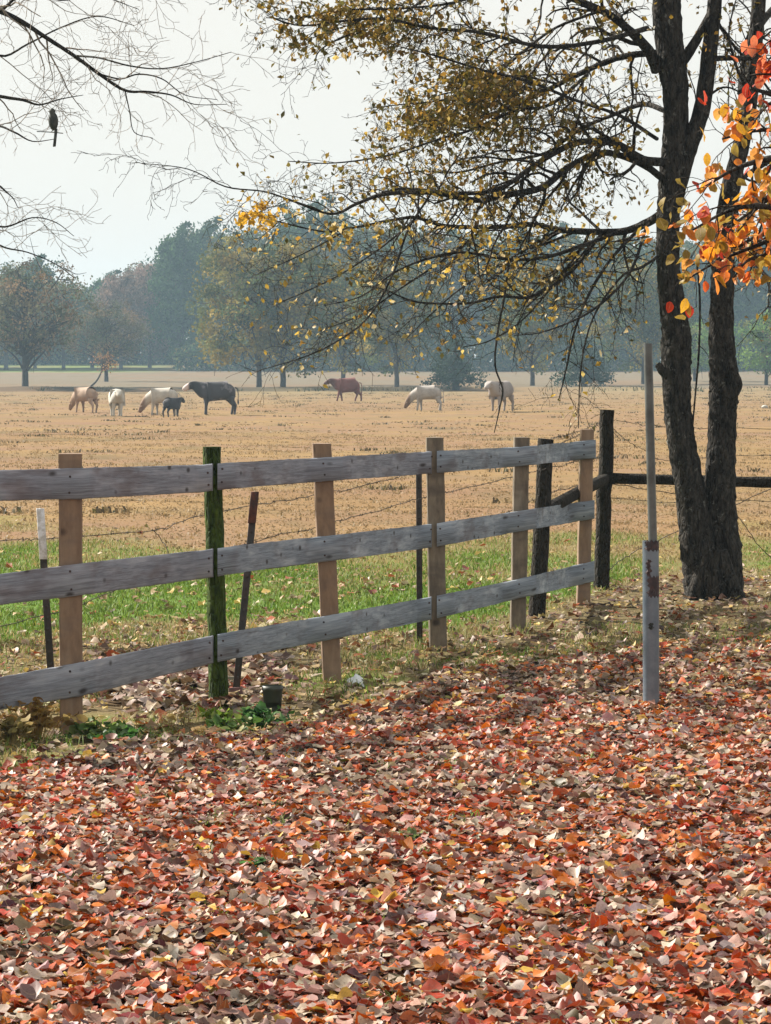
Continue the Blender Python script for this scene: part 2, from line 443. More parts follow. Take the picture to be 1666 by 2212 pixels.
p.inputs["Specular IOR Level"].default_value = .1
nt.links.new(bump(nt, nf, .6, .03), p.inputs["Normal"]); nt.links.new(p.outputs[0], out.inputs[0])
M_ground = m
mb = MB(); mb.add(np.stack([XX, YY, ZZ], -1).reshape(-1, 3), fc, zc)
tag(mb.build("ground", M_ground), kind="structure")

# ------------------------------------------------------------------ fallen leaves
def scatter(y0, y1, per, spread=.42):
    """uniform ground positions in the wedge in front of the camera"""
    area = spread * (y1 ** 2 - y0 ** 2) / 2
    n = int(area * per)
    Y = np.sqrt(rng.uniform(y0 ** 2, y1 ** 2, n)); X = rng.uniform(-.5, .5, n) * spread * Y
    return X, Y
PAL = {
 'red': ([(.43, .075, .022), (.56, .16, .03), (.30, .07, .03), (.46, .32, .22), (.56, .46, .37), (.12, .055, .035), (.30, .19, .18), (.60, .38, .09), (.38, .29, .27), (.52, .31, .26)],
         [.20, .14, .11, .09, .14, .10, .06, .025, .05, .13]),
 'tan': ([(.48, .36, .20), (.60, .44, .17), (.30, .19, .09), (.16, .10, .05), (.62, .52, .36), (.36, .12, .05), (.30, .28, .12)], [.2, .12, .18, .2, .12, .1, .08]),
 'brown': ([(.22, .13, .09), (.40, .30, .23), (.10, .06, .04), (.55, .45, .38), (.34, .10, .05), (.40, .31, .18)], [.28, .2, .2, .12, .1, .1]),
}
def pick(kind, n):
    cols, pr = PAL[kind]; k = rng.choice(len(cols), n, p=np.array(pr) / sum(pr))
    c = np.array(cols)[k] * rng.uniform(.7, 1.25, (n, 1)) + rng.normal(0, .012, (n, 3))
    m_ = c.mean(1, keepdims=True); c = m_ + (c - m_) * 1.12; return np.clip(c * np.where(m_ < .25, .80, .84), .005, .6)
mb = MB()
def lay(X, Y, kind, size, lift, tilt=.13, rows=6, curl=.55):
    n = len(X)
    if n == 0: return
    zz = ground_z(X, Y) + rng.uniform(.004, 1, n) ** 1.4 * lift + .006
    clump = snoise(X, Y, .16, 5)
    zz += np.clip(clump, 0, 1) * lift * .5
    s = rng.uniform(.45, 1.35, n) * size
    flat = rng.uniform(0, 1, n) < .35
    ti = rng.normal(0, tilt, n) * np.where(flat, .4, 1); ro = rng.normal(0, tilt * 1.1, n) * np.where(flat, .4, 1)
    leaves(mb, np.stack([X, Y, zz], -1), s, rng.uniform(0, 6.28, n), ti, ro, pick(kind, n), rows=rows, fold=.22, curl=curl, wave=1.6)
# carpet of the yard
X, Y = scatter(5.5, 22, 2300, .40)
x, y, red, green, shaded_pile, dryg = zones(X, Y)
keep = rng.uniform(0, 1, len(X)) < red * (1 - .45 * np.clip(snoise(X, Y, .30, 14) - .55, 0, 1) * 2) * np.where(Y < 12, .95, .8)
far_ = np.clip((Y - 13.5) / 3, 0, 1)
isred = rng.uniform(0, 1, len(X)) > far_ * .6
grey = snoise(X, Y, .55, 17) + .45 * np.clip((9.5 - Y) / 3, 0, 1) * np.clip(.6 - X, 0, 1)
a = keep & isred & ~((grey > .25) & (rng.uniform(0, 1, len(X)) < .6)); b = a & (Y < 10.5); lay(X[b], Y[b], 'red', .051, .040); b = a & (Y >= 10.5); lay(X[b], Y[b], 'red', .046, .036, rows=5)
a = keep & isred & (grey > .25); a &= rng.uniform(0, 1, len(X)) < .5; lay(X[a], Y[a], 'brown', .051, .034, rows=5)
a = keep & ~isred; u2 = rng.uniform(0, 1, len(X)) < .5; lay(X[a & u2], Y[a & u2], 'tan', .05, .03, rows=4); lay(X[a & ~u2], Y[a & ~u2], 'brown', .05, .03, rows=4)
# litter by the fence and below the tree, browner there to paint in shade
X, Y = scatter(12.5, 26, 420, .42); x, y, red, green, shaded_pile, dryg = zones(X, Y)
u = rng.uniform(0, 1, len(X))
a = u < dryg * np.where((x > 850) & (y < 1400), .42, .6); u2 = rng.uniform(0, 1, len(X)) < np.where((x > 850) & (y < 1400), .45, .85); lay(X[a & u2], Y[a & u2], 'tan', .052, .025, rows=4); lay(X[a & ~u2], Y[a & ~u2], 'brown', .052, .025, rows=4)
a = (u < green * .06) & (Y < 24); lay(X[a], Y[a], 'tan', .055, .03, rows=4)
X, Y = scatter(13.5, 18, 900, .42); x, y, red, green, shaded_pile, dryg = zones(X, Y)
a = rng.uniform(0, 1, len(X)) < shaded_pile; lay(X[a], Y[a], 'brown', .07, .04, rows=4)  # brown leaves carry the painted shade of this patch
X, Y = scatter(24, 34, 16, .42); x, y, red, green, shaded_pile, dryg = zones(X, Y)
a = rng.uniform(0, 1, len(X)) < green * .8; lay(X[a], Y[a], 'tan', .06, .04, rows=3)
tag(mb.build("fallen_leaves", M_litter), kind="stuff")

# ------------------------------------------------------------------ grass
mb = MB()
def gcol(n, cols, jit=.25):
    c = np.array(cols)[rng.integers(0, len(cols), n)] * rng.uniform(1 - jit, 1 + jit, (n, 1)) * .74; return c
GR = [(.15, .24, .03), (.20, .29, .04), (.10, .17, .025), (.24, .29, .06), (.14, .27, .03), (.20, .30, .045)]
DR = [(.45, .34, .15), (.38, .28, .12), (.50, .40, .20), (.25, .24, .08)]
X, Y = scatter(17, 33, 1300, .40); x, y, red, green, shaded_pile, dryg = zones(X, Y)
a = rng.uniform(0, 1, len(X)) < green * .9; X, Y = X[a], Y[a]; n = len(X)
pos = np.stack([X, Y, ground_z(X, Y)], -1)
blades(mb, pos, rng.uniform(.02, .05, n) * (1 + .6 * snoise(X, Y, .4, 2)), rng.uniform(.005, .011, n), np.full(n, .9), np.where((green[a] < rng.uniform(.3, 1, n))[:, None], gcol(n, DR), gcol(n, GR)))
X, Y = scatter(12, 20, 2200, .40); x, y, red, green, shaded_pile, dryg = zones(X, Y)
pk = np.clip(snoise(X, Y, .22, 11) + .35, 0, 1)
a = rng.uniform(0, 1, len(X)) < np.maximum(green, dryg) * pk * .85
gg = rng.uniform(0, 1, len(X)) < (.35 + .5 * (snoise(X, Y, .5, 19) > .1))
for sel, pal in ((a & gg, GR), (a & ~gg, DR)):
    n = int(sel.sum()); pos = np.stack([X[sel], Y[sel], ground_z(X[sel], Y[sel])], -1)
    blades(mb, pos, rng.uniform(.03, .085, n), rng.uniform(.003, .007, n), np.full(n, 1.1), gcol(n, pal))
# a few tufts coming through the leaf carpet
for k in range(34):
    Yc = rng.uniform(6.6, 13); Xc = rng.uniform(-.13, .13) * Yc; n = 26
    pos = np.stack([Xc + rng.normal(0, .04, n), Yc + rng.normal(0, .06, n), np.zeros(n)], -1); pos[:, 2] = ground_z(pos[:, 0], pos[:, 1]) + .01
    blades(mb, pos, rng.uniform(.035, .075, n), rng.uniform(.003, .006, n), np.full(n, 1.2), gcol(n, GR))
tag(mb.build("grass", M_grass, smooth=False), kind="stuff")
mb = MB()
FG = [(.36, .25, .12), (.32, .22, .11), (.40, .28, .14), (.28, .21, .10), (.34, .235, .12)]
X, Y = scatter(28, 90, 26, .34); x, y, red, green, shaded_pile, dryg = zones(X, Y)
tn = snoise(X, Y, .8, 4)
a = (green < .4) & (rng.uniform(0, 1, len(X)) < .25 + .6 * (tn > .2)); X, Y, tn = X[a], Y[a], tn[a]; n = len(X)
k = 4
X = np.repeat(X, k) + rng.normal(0, .04, n * k); Y = np.repeat(Y, k) + rng.normal(0, .04, n * k)
pos = np.stack([X, Y, ground_z(X, Y)], -1)
blades(mb, pos, rng.uniform(.015, .055, n * k), rng.uniform(.010, .022, n * k), np.full(n * k, 1.3), gcol(n * k, FG))
X, Y = scatter(80, 250, .8, .32); tn = snoise(X, Y, 4, 4); a = rng.uniform(0, 1, len(X)) < .15 + .7 * (tn > .1); X, Y = X[a], Y[a]
k = 5; X = np.repeat(X, k) + rng.normal(0, .22, len(X) * k); Y = np.repeat(Y, k) + rng.normal(0, .2, len(Y) * k); n = len(X)
blades(mb, np.stack([X, Y, ground_z(X, Y)], -1), rng.uniform(.02, .07, n), rng.uniform(.04, .10, n), np.full(n, 2.2), gcol(n, FG))
X, Y = scatter(27, 46, 150, .34); x, y, red, green, shaded_pile, dryg = zones(X, Y); a = rng.uniform(0, 1, len(X)) < 1 - green; X, Y = X[a], Y[a]; n = len(X)
blades(mb, np.stack([X, Y, ground_z(X, Y)], -1), rng.uniform(.006, .018, n), rng.uniform(.01, .03, n), np.full(n, 2.5), gcol(n, FG))
# dark tussocks and dung, in short streaks
X, Y = scatter(34, 240, .04, .32); sc_ = rng.uniform(.10, .34, len(X)); k = 26
Xr = np.repeat(X, k) + rng.normal(0, 1, len(X) * k) * np.repeat(sc_, k); Yr = np.repeat(Y, k) + rng.normal(0, .8, len(Y) * k) * np.repeat(sc_, k); n = len(Xr)
blades(mb, np.stack([Xr, Yr, ground_z(Xr, Yr)], -1), rng.uniform(.04, .13, n), rng.uniform(.02, .05, n), np.full(n, 1.2), gcol(n, [(.13, .12, .05), (.10, .08, .05), (.20, .15, .08)]))
tag(mb.build("dry_grass", M_grass, smooth=False), kind="stuff")

# ------------------------------------------------------------------ board fence
def sq_post(name, parent, xt, yt, xb, yb, D, w, mat, label=None):
    t = P(xt, yt, D); b = P(xb, yb, D); b.z = min(b.z, 0) - .12
    d = (t - b).normalized()
    mb = MB(); n = 9
    hx = w / 2
    rings = []; Ls = []
    for i in range(n + 1):
        c_ = b.lerp(t, i / n); q = .0015
        yw = .10
        ring = []
        for (sx, sy) in ((-1, -1), (-.86, -1), (.86, -1), (1, -.86), (1, .86), (.86, 1), (-.86, 1), (-1, .86)):
            px, py = sx * hx, sy * hx
            ring.append((c_.x + px * math.cos(yw) - py * math.sin(yw) + rng.normal(0, q), c_.y + px * math.sin(yw) + py * math.cos(yw) + rng.normal(0, q), c_.z))
        rings.append(ring); Ls.append((c_ - b).length)
    V = np.array(rings); s = 8
    i = np.arange(n)[:, None] * s; j = np.arange(s)[None]; j2 = (j + 1) % s
    f = np.stack([i + j, i + j2, i + s + j2, i + s + j], -1).reshape(-1, 4)
    uv = np.stack([np.repeat(Ls, s) + xb * .01, np.tile(np.arange(s) / s * .4, n + 1)], -1)
    mb.add(V.reshape(-1, 3), f, None, uv)
    top = V[-1]; c_ = top.mean(0) + [0, 0, .004]
    a = np.arange(s)
    mb.add(np.vstack([top, c_[None]]), np.stack([a, (a + 1) % s, np.full(s, s)], -1), None, np.tile([[xb * .02, .3]], (s + 1, 1)))
    o = mb.build(name, mat, parent, smooth=False)
    if label: o['label'] = label
    return o
def round_post(name, parent, xt, yt, xb, yb, D, w, mat, label=None, Db=None):
    t = P(xt, yt, D); b = P(xb, yb, Db or D); b.z = min(b.z, 0) - .12
    mb = MB(); n = 14
    pts = [b.lerp(t, i / n) + Vector((rng.normal(0, .003), 0, 0)) for i in range(n + 1)]
    rad = w / 2 * (1.08 - .12 * np.linspace(0, 1, n + 1))
    tube(mb, pts, rad, 14, None, True, .02)
    o = mb.build(name, mat, parent)
    if label: o['label'] = label
    return o
fence = empty("board_fence", (-.3, 16.5, 0), "weathered grey three-rail board fence curving away along the leafy yard", "fence")
FX = np.array([-420, 0, 150, 462, 695, 940, 1125, 1268, 1300.]); FD = np.array([13.2, 13.85, 14.2, 15.2, 16.4, 18.3, 19.6, 21.8, 22.2])
_rx = []; _rd = []
for a_, d_ in zip((-300, 152, 466, 708, 943, 1122, 1264), (13.4, 14.22, 15.26, 16.43, 18.3, 19.6, 21.82)):
    h_ = .075 * F / d_ + 10; _rx += [a_ - h_, a_ + h_]; _rd += [d_, d_]
def DF(x): return float(np.interp(x, _rx, _rd))
def rail(name, pts, x0, x1, mat, label=None, g0=0, g1=0):
    """board between reference columns x0 and x1; pts = (x, top, bottom) of the rail"""
    pts = np.array(pts, float); n = max(6, int((x1 - x0) / 9))
    xs = np.linspace(x0 + g0, x1 - g1, n + 1)
    mb = MB(); front_t = []; front_b = []; back_t = []; back_b = []; L = 0; Ls = []
    D0, D1 = DF(x0), DF(x1); inv0, inv1 = 1 / D0, 1 / D1
    prev = None
    for i, x_ in enumerate(xs):
        f_ = (x_ - x0) / (x1 - x0)
        Dm = 1 / (inv0 + (inv1 - inv0) * f_)          # a straight board in plan
        Dd = DF(x_) - .066
        yt = np.interp(x_, pts[:, 0], pts[:, 1]); yb = np.interp(x_, pts[:, 0], pts[:, 2])
        a = P(x_, yt + rng.normal(0, .35), Dd); b = P(x_, yb + rng.normal(0, .35), Dd)
        front_t.append(a); front_b.append(b)
        off = Vector((0.004, .026, 0))
        back_t.append(a + off); back_b.append(b + off)
        if prev is not None: L += (a - prev).length
        prev = a; Ls.append(L + x0 * .013 + pts[0, 1] * .07)
    V = []; UV = []
    bz = .0055
    for i in range(n + 1):
        ft, fb, bt, bb = front_t[i], front_b[i], back_t[i], back_b[i]
        ring = [ft + Vector((0, 0, -bz)), ft + Vector((0, bz, 0)), bt + Vector((0, -bz, 0)), bt + Vector((0, 0, -bz)),
                bb + Vector((0, 0, bz)), bb + Vector((0, -bz, 0)), fb + Vector((0, bz, 0)), fb + Vector((0, 0, bz))]
        V += [tuple(q) for q in ring]; UV += [(Ls[i], v_) for v_ in (.14, .143, .17, .173, .31, .313, .34, 0.0)]
    s = 8
    i = np.arange(n)[:, None] * s; j = np.arange(s)[None]; j2 = (j + 1) % s
    f = np.stack([i + j, i + s + j, i + s + j2, i + j2], -1).reshape(-1, 4)
    mb.add(V, f, None, UV)
    V = np.array(V)
    for k, sg in ((0, 1), (n, -1)):
        ring = V[k * s:(k + 1) * s]; a = np.arange(s)
        mb.add(np.vstack([ring, ring.mean(0)[None]]), np.stack([a, (a + 1) % s, np.full(s, s)], -1)[:, ::sg], None, np.tile([[Ls[k], .05]], (s + 1, 1)))
    o = mb.build(name, mat, fence, smooth=False)
    if label: o['label'] = label
    return o
T_ = [(-420, 1030, 1103), (0, 1016, 1082), (177, 1011, 1078), (439, 1004, 1063), (467, 1001, 1059), (542, 997, 1052), (700, 988, 1040), (933, 975, 1023), (1113, 966, 1008), (1289, 950, 990)]
M_ = [(-420, 1300, 1370), (0, 1240, 1307), (177, 1217, 1286), (459, 1186, 1247), (542, 1175, 1234), (723, 1156, 1211), (933, 1132, 1183), (1113, 1105, 1150), (1286, 1080, 1120)]
B_ = [(-420, 1545, 1620), (0, 1463, 1534), (175, 1431, 1504), (455, 1374, 1434), (495, 1366, 1425), (730, 1326, 1379), (933, 1289, 1339), (1113, 1253, 1295), (1286, 1211, 1256)]
for k, pts in enumerate((T_, M_, B_)):
    rail("rail_board", pts, -400, 464, M_board, g1=5 if k else 6)
    rail("rail_board", pts, 464, 938, M_board if k == 0 else M_board_blue, g0=6, g1=6)
    rail("rail_board", pts, 938, 1287 if k == 0 else 1284, M_board_blue, g0=6)
sq_post("post", fence, 152, 980, 154, 1578, 14.2 + .02, .102, M_post)
sq_post("post", fence, 695, 958, 721, 1488, 16.4 + .03, .092, M_post)
sq_post("post", fence, 939, 945, 947, 1412, 18.3, .094, M_post_grey)
sq_post("post", fence, 1127, 945, 1118, 1383, 19.6, .088, M_post_grey)
sq_post("post", fence, 1268, 928, 1259, 1308, 21.8 + .02, .084, M_post)
round_post("round_post", fence, 458, 965, 475, 1548, 15.2 + .06, .088, M_moss, "mossy green round post")
sq_post("post", fence, -300, 1010, -305, 1640, 13.4, .102, M_post)

for pts in (T_, M_, B_):
    pa = np.array(pts, float)
    for px_ in (152, 452, 480, 702, 930, 952, 1121, 1262):
        yt = np.interp(px_, pa[:, 0], pa[:, 1]); yb = np.interp(px_, pa[:, 0], pa[:, 2])
        for f_ in (.24, .76):
            q = P(px_ + rng.normal(0, 1.5), yt + (yb - yt) * (f_ + rng.normal(0, .03)), DF(px_) - .0665)
            mb = MB(); tube(mb, [q, q + Vector((0, -.003, 0))], [.0055, .005], 8)
            mb.build("nail", M_rustpatch, fence)
# ------------------------------------------------------------------ wire fence behind
wf = empty("wire_fence", (2.0, 23.3, 0), "barbed wire fence with dark wooden corner post and brace rails behind the boards", "fence")
round_post("corner_post", wf, 1312, 885, 1298, 1278, 23.3, .108, M_darkpost)
round_post("brace_post", wf, 1180, 948, 1157, 1338, 20.7, .105, M_darkpost)
round_post("end_post", wf, 1960, 900, 1962, 1275, 23.6, .11, M_darkpost)
mb = MB(); tube(mb, [P(1312 + k * 33, 1033 + k * .85, 23.28) for k in range(20)], .039 * (1 + .04 * rng.normal(0, 1, 20)), 10, None, True, .02)
mb.build("brace_rail", M_darkpost, wf)
mb = MB(); tube(mb, [P(1305, 1036, 23.2), P(1280, 1048, 22.6), P(1230, 1074, 21.6), P(1165, 1110, 20.75)], .042, 10, None, True, .02)
mb.build("brace_rail", M_darkpost, wf)
def tpost(parent, xt, yt, xb, yb, D, tip=0, mat=M_tdark, Db=None, name="steel_post"):
    t = P(xt, yt, D); b = P(xb, yb, Db or D); 
    mb = MB(); d = (t - b); L = d.length; d.normalize()
    side = Vector((1, .15, 0)); fw = Vector((-.15, 1, 0))
    c_ = (t + b) / 2
    box(mb, c_, side * .017, fw * .003, d * L / 2, None, .001)
    box(mb, c_ + fw * .018, side * .003, fw * .0145, d * L / 2, None, .001)
    n = int(L / .055)
    for k in range(n):
        q = b + d * (L * (k + .5) / n)
        box(mb, q - fw * .0055, side * .006, fw * .0025, d * .007, None, .001)
    o = mb.build(name, mat, parent, smooth=False)
    if tip:
        mb = MB(); e = t + d * .004; s_ = t - d * tip; c2 = (e + s_) / 2; l2 = (e - s_).length / 2
        box(mb, c2 - fw * .003, side * .0185, fw * .009, d * l2, None, .001); box(mb, c2 + fw * .02, side * .0042, fw * .0155, d * l2, None, .001)
        mb.build("painted_tip", M_white, o if parent is None else o, smooth=False)
    return o
tp = tpost(wf, 87, 1100, 116, 1545, 15.5, .24, M_tdark); tp['label'] = "dark steel post with white painted tip"
tpost(wf, 905, 1000, 907, 1405, 18.75, 0, M_tdark, name="steel_post")
def wire(pts, barbs=True, sag=0, name="barbed_wire", parent=wf, r=.0022):
    path = smooth_path([P(*q) for q in pts], 10)
    path[1:-1, 2] += rng.normal(0, .004, len(path) - 2)
    mb = MB(); tube(mb, path, r, 4, None, False)
    if barbs:
        L = np.concatenate([[0], np.cumsum(np.linalg.norm(np.diff(path, axis=0), axis=1))])
        for s in np.arange(.05, L[-1], .11):
            q = np.array([np.interp(s, L, path[:, k]) for k in range(3)])
            for _ in range(2):
                dv = rng.normal(0, 1, 3); dv /= np.linalg.norm(dv); tube(mb, [q - dv * .012, q + dv * .012], .0018, 3, None, False)
    return mb.build(name, M_wire, parent)
wire([(-300, 1185, 14.6), (0, 1168, 15.3), (100, 1163, 15.55), (325, 1147, 16.2), (415, 1119, 16.6), (545, 1092, 17.1), (675, 1072, 17.6), (833, 1038, 18.3), (905, 1020, 18.7), (1170, 972, 20.6), (1300, 915, 23.2)])
wire([(-300, 1400, 14.6), (100, 1330, 15.55), (330, 1240, 16.2), (562, 1165, 17.1), (679, 1142, 17.6), (728, 1126, 17.9), (905, 1078, 18.7), (962, 1064, 19.2), (1103, 1032, 20.1), (1180, 1012, 20.65), (1300, 985, 23.2)])
wire([(905, 1175, 18.7), (1000, 1150, 19.5), (1165, 1075, 20.7), (1250, 1047, 22), (1300, 1035, 23.2)])
wire([(329, 1144, 16.2), (345, 1160, 16.2), (361, 1186, 16.15), (372, 1230, 16.1)], False, name="loose_wire")
wire([(1190, 948, 20.8), (1245, 934, 22), (1300, 912, 23.2), (1330, 908, 23.4), (1425, 921, 23.4), (1600, 925, 23.5), (1950, 930, 23.6)])
wire([(1325, 925, 23.3), (1355, 952, 23.4), (1392, 972, 23.5), (1440, 995, 23.5), (1600, 985, 23.5), (1950, 990, 23.6)])
wire([(1315, 1232, 23.3), (1340, 1212, 23.4), (1400, 1178, 23.5), (1600, 1085, 23.5), (1900, 960, 23.6)], False, name="guy_wire", r=.003)
wire([(1320, 1045, 23.3), (1500, 1075, 23.4), (1592, 1115, 23.4), (1650, 1190, 23.5), (1760, 1275, 23.6)], False, name="guy_wire", r=.003)
wire([(1320, 1075, 23.3), (1450, 1085, 23.4), (1600, 1082, 23.5), (1950, 1080, 23.6)])
# leaning rusty post with its anchor plate
lp = empty("leaning_post", tuple(gpt(508, 1530)), "rusty steel post leaning on the fence beside the mossy round post", "metal post")
tpost(lp, 551, 1064, 507, 1525, 15.85, 0, M_tdark, 15.6, name="shaft")
mb = MB()
t = P(551, 1062, 15.84); b = P(544, 1130, 15.8); d = (t - b); L = d.length; d.normalize()
box(mb, (t + b) / 2, Vector((1, .15, 0)) * .0195, Vector((-.15, 1, 0)) * .006, d * L / 2, None, .002); mb.build("rusty_tip", M_rust, lp, smooth=False)
mb = MB(); c_ = P(509, 1512, 15.5)
poly = [(-.030, .058), (.028, .062), (.036, .02), (.026, -.05), (0, -.075), (-.026, -.055), (-.036, .01)]
fr = [(c_.x + a, c_.y - .004, c_.z + z) for a, z in poly]; bk = [(c_.x + a + .002, c_.y + .006, c_.z + z) for a, z in poly]
n = len(poly); a = np.arange(n)
mb.add(fr + bk, np.stack([a, (a + 1) % n, (a + 1) % n + n, a + n], -1)[:, ::-1])
for rr_, sg in ((fr, 1), (bk, -1)):
    cc_ = np.mean(rr_, 0); mb.add(list(rr_) + [tuple(cc_)], np.stack([a, (a + 1) % n, np.full(n, n)], -1)[:, ::sg])
mb.build("anchor_plate", M_plate, lp, smooth=False)

# ------------------------------------------------------------------ metal pole
pole = empty("metal_pole", tuple(gpt(1406, 1531)), "galvanised pipe with a thinner pipe standing in its top, rising from red leaves", "pole")
mb = MB(); D = 15.05
b = P(1407, 1552, D); t = P(1406, 1168, D)
pts = [b.lerp(t, k / 12) for k in range(13)]
tube(mb, pts, .0385, 28, None, False)
# hollow end: rim and inner wall
ri = [t + (b - t).normalized() * s for s in (0, 0, .08)]
tube(mb, [t, t + (b - t).normalized() * .10], [.034, .034], 28, None, False)
an = np.arange(28) * 2 * math.pi / 28
o_ = np.stack([t.x + .0385 * np.cos(an), t.y + .0385 * np.sin(an), np.full(28, t.z)], -1); i_ = np.stack([t.x + .034 * np.cos(an), t.y + .034 * np.sin(an), np.full(28, t.z)], -1)
a = np.arange(28); mb.add(np.vstack([o_, i_]), np.stack([a, (a + 1) % 28, (a + 1) % 28 + 28, a + 28], -1))
outer = mb.build("outer_pipe", M_galv, pole)
def arcpatch(z0, z1, a0, a1, r, name, mat, par):
    mb = MB(); nz, na = 10, 14
    zz = np.linspace(z0, z1, nz); aa = np.linspace(R(a0), R(a1), na); V = []
    ax_ = lambda z: t + (b - t) * ((t.z - z) / (t.z - b.z))
    for i, z in enumerate(zz):
        for j, q in enumerate(aa):
            e = .15 * math.sin(i * 2.3) + .1 * math.sin(i * 5.1)
            qq = q + (e * (.5 if 0 < j < na - 1 else 1.4))
            c_ = ax_(z); V.append((c_.x + r * math.sin(qq), c_.y - r * math.cos(qq), z + .006 * math.sin(j * 1.9)))
    ii = np.arange(nz * na).reshape(nz, na)
    mb.add(V, np.stack([ii[:-1, :-1], ii[:-1, 1:], ii[1:, 1:], ii[1:, :-1]], -1).reshape(-1, 4)); return mb.build(name, mat, par)
arcpatch(t.z - .045, t.z + .001, -42, 78, .0392, "rust_band", M_rustpatch, outer)
arcpatch(t.z - .26, t.z - .165, -22, 80, .0391, "rust_stain", M_rustpatch, outer)
arcpatch(t.z - .165, t.z - .09, -32, -6, .0391, "rust_stain", M_rustpatch, outer)
arcpatch(t.z - .41, t.z - .385, -14, 8, .0392, "bolt_hole", M_black, outer)
mb = MB(); tt = P(1400, 742, D); tb = P(1411, 1190, D)
tube(mb, [tb.lerp(tt, k / 10) for k in range(11)], .0205, 20, None, True)
mb.build("inner_pipe", M_thin, pole)

# ------------------------------------------------------------------ small things by the fence
q = gpt(589, 1541)
pot = empty("plant_pot", tuple(q), "small dark pot standing in leaves right of the leaning rusty post", "pot")
mb = MB(); n = 20; an = np.arange(n) * 2 * math.pi / n
prof = [(0.0, .0), (.038, .0), (.040, .01), (.046, .10), (.050, .103), (.050, .125), (.045, .125), (.042, .03), (0, .03)]
V = np.array([[(q.x + r * math.cos(a_), q.y + r * math.sin(a_), q.z + z) for a_ in an] for r, z in prof])
i = np.arange(len(prof) - 1)[:, None] * n; j = np.arange(n)[None]; j2 = (j + 1) % n
mb.add(V.reshape(-1, 3), np.stack([i + j, i + j2, i + n + j2, i + n + j], -1).reshape(-1, 4)); mb.build("pot_body", M_black, pot)
q = gpt(768, 1484)
mb = MB(); nx = 14; gx, gy = np.meshgrid(np.linspace(-1, 1, nx), np.linspace(-1, 1, nx)); rr_ = np.sqrt(gx ** 2 + gy ** 2)
zz = .055 * np.clip(1 - rr_ ** 2 * .6, 0, 1) * (1 + .35 * snoise(gx * 4, gy * 4, 1, 3)) + .012
V = np.stack([q.x + gx * .042 * (1 + .1 * np.sin(gy * 5)), q.y + gy * .06, q.z + zz - .01], -1).reshape(-1, 3)
ii = np.arange(nx * nx).reshape(nx, nx); mb.add(V, np.stack([ii[:-1, :-1], ii[:-1, 1:], ii[1:, 1:], ii[1:, :-1]], -1).reshape(-1, 4))
tag(mb.build("plastic_bag", M_bag, smooth=False), "crumpled pale plastic lying at the foot of the third square post", "litter")
q = gpt(1652, 882)
mb = MB(); bm = bmesh.new(); bmesh.ops.create_icosphere(bm, subdivisions=3, radius=.16)
V = np.array([tuple(v_.co) for v_ in bm.verts]); F3 = np.array([[v_.index for v_ in f_.verts] for f_ in bm.faces]); bm.free()
V *= (1 + .12 * snoise(V[:, 0] * 20, V[:, 1] * 20 + V[:, 2] * 15, 1, 5))[:, None]; V[:, 2] *= .65
mb.add(V + np.array([q.x, q.y, q.z + .06]), F3)
tag(mb.build("rock", M_rock), "small pale rock out in the dry field, far right", "rock")
# weeds
def weed(x_, y_, name, label, pal, n=26, h=.12, spread=.07, mat=M_leaf, ls=.05):
    q = gpt(x_, y_); root = empty(name, tuple(q), label, "plant")
    ms = MB(); ml = MB(); tips = []
    for k in range(n):
        a = rng.uniform(0, 6.28); r = abs(rng.normal(0, spread)); hh = h * rng.uniform(.4, 1.1)
        e = np.array([q.x + r * math.cos(a), q.y + r * math.sin(a), q.z + hh]); s = np.array([q.x + r * .3 * math.cos(a), q.y + r * .3 * math.sin(a), q.z - .01])
        mid = (s + e) / 2 + [0, 0, hh * .2]
        path = smooth_path([s, mid, e], 3); tube(ms, path, [.002] * len(path), 3, pal[0], False)
        for m_ in range(3): tips.append(path[-1 - m_] + rng.normal(0, .008, 3))
    tips = np.array(tips); m_ = len(tips)
    leaves(ml, tips, rng.uniform(.6, 1.3, m_) * ls, rng.uniform(0, 6.28, m_), rng.normal(.2, .5, m_), rng.normal(0, .5, m_), gcol(m_, pal), rows=4, wid=.3)
    ms.build("stem", mat, root); ml.build("foliage", mat, root)
G2 = [(.10, .20, .03), (.14, .25, .04), (.07, .15, .03), (.20, .27, .06)]
weed(215, 1600, "weed", "bright green leafy weed at the foot of the leftmost square post", G2, 34, .07, .10)
weed(255, 1612, "weed", "low dark green weed between leftmost post and mossy post", [(.04, .12, .03), (.06, .16, .03)], 24, .06, .08)
weed(492, 1588, "weed", "green weed clump right below the mossy round post", G2, 30, .06, .10)
weed(556, 1580, "weed", "taller green weed in front of the dark pot", [(.10, .26, .06), (.16, .32, .10), (.06, .18, .05)], 30, .10, .07)
weed(465, 1562, "weed", "yellow green moss tuft at the foot of the mossy post", [(.18, .30, .02), (.24, .36, .04)], 26, .05, .05, ls=.035)
weed(78, 1600, "dry_weed", "tall dry yellow brown weed clump under the bottom rail at far left", [(.42, .27, .07), (.34, .20, .06), (.25, .14, .05), (.5, .36, .13)], 60, .15, .09, M_hay, .05)
weed(20, 1615, "dry_weed", "pale straw coloured weed clump at the left edge below the rail", [(.5, .38, .16), (.40, .30, .12), (.3, .25, .08)], 44, .11, .08, M_hay, .05)
weed(560, 1895, "weed", "small green sprout alone in the red leaves, left of centre", [(.10, .26, .07), (.16, .32, .12)], 14, .05, .035, ls=.035)
weed(890, 1830, "weed", "pale yellow green sprout in the middle of the red leaves", [(.22, .30, .10), (.3, .36, .14)], 14, .04, .04, ls=.035)

exec_parts = []
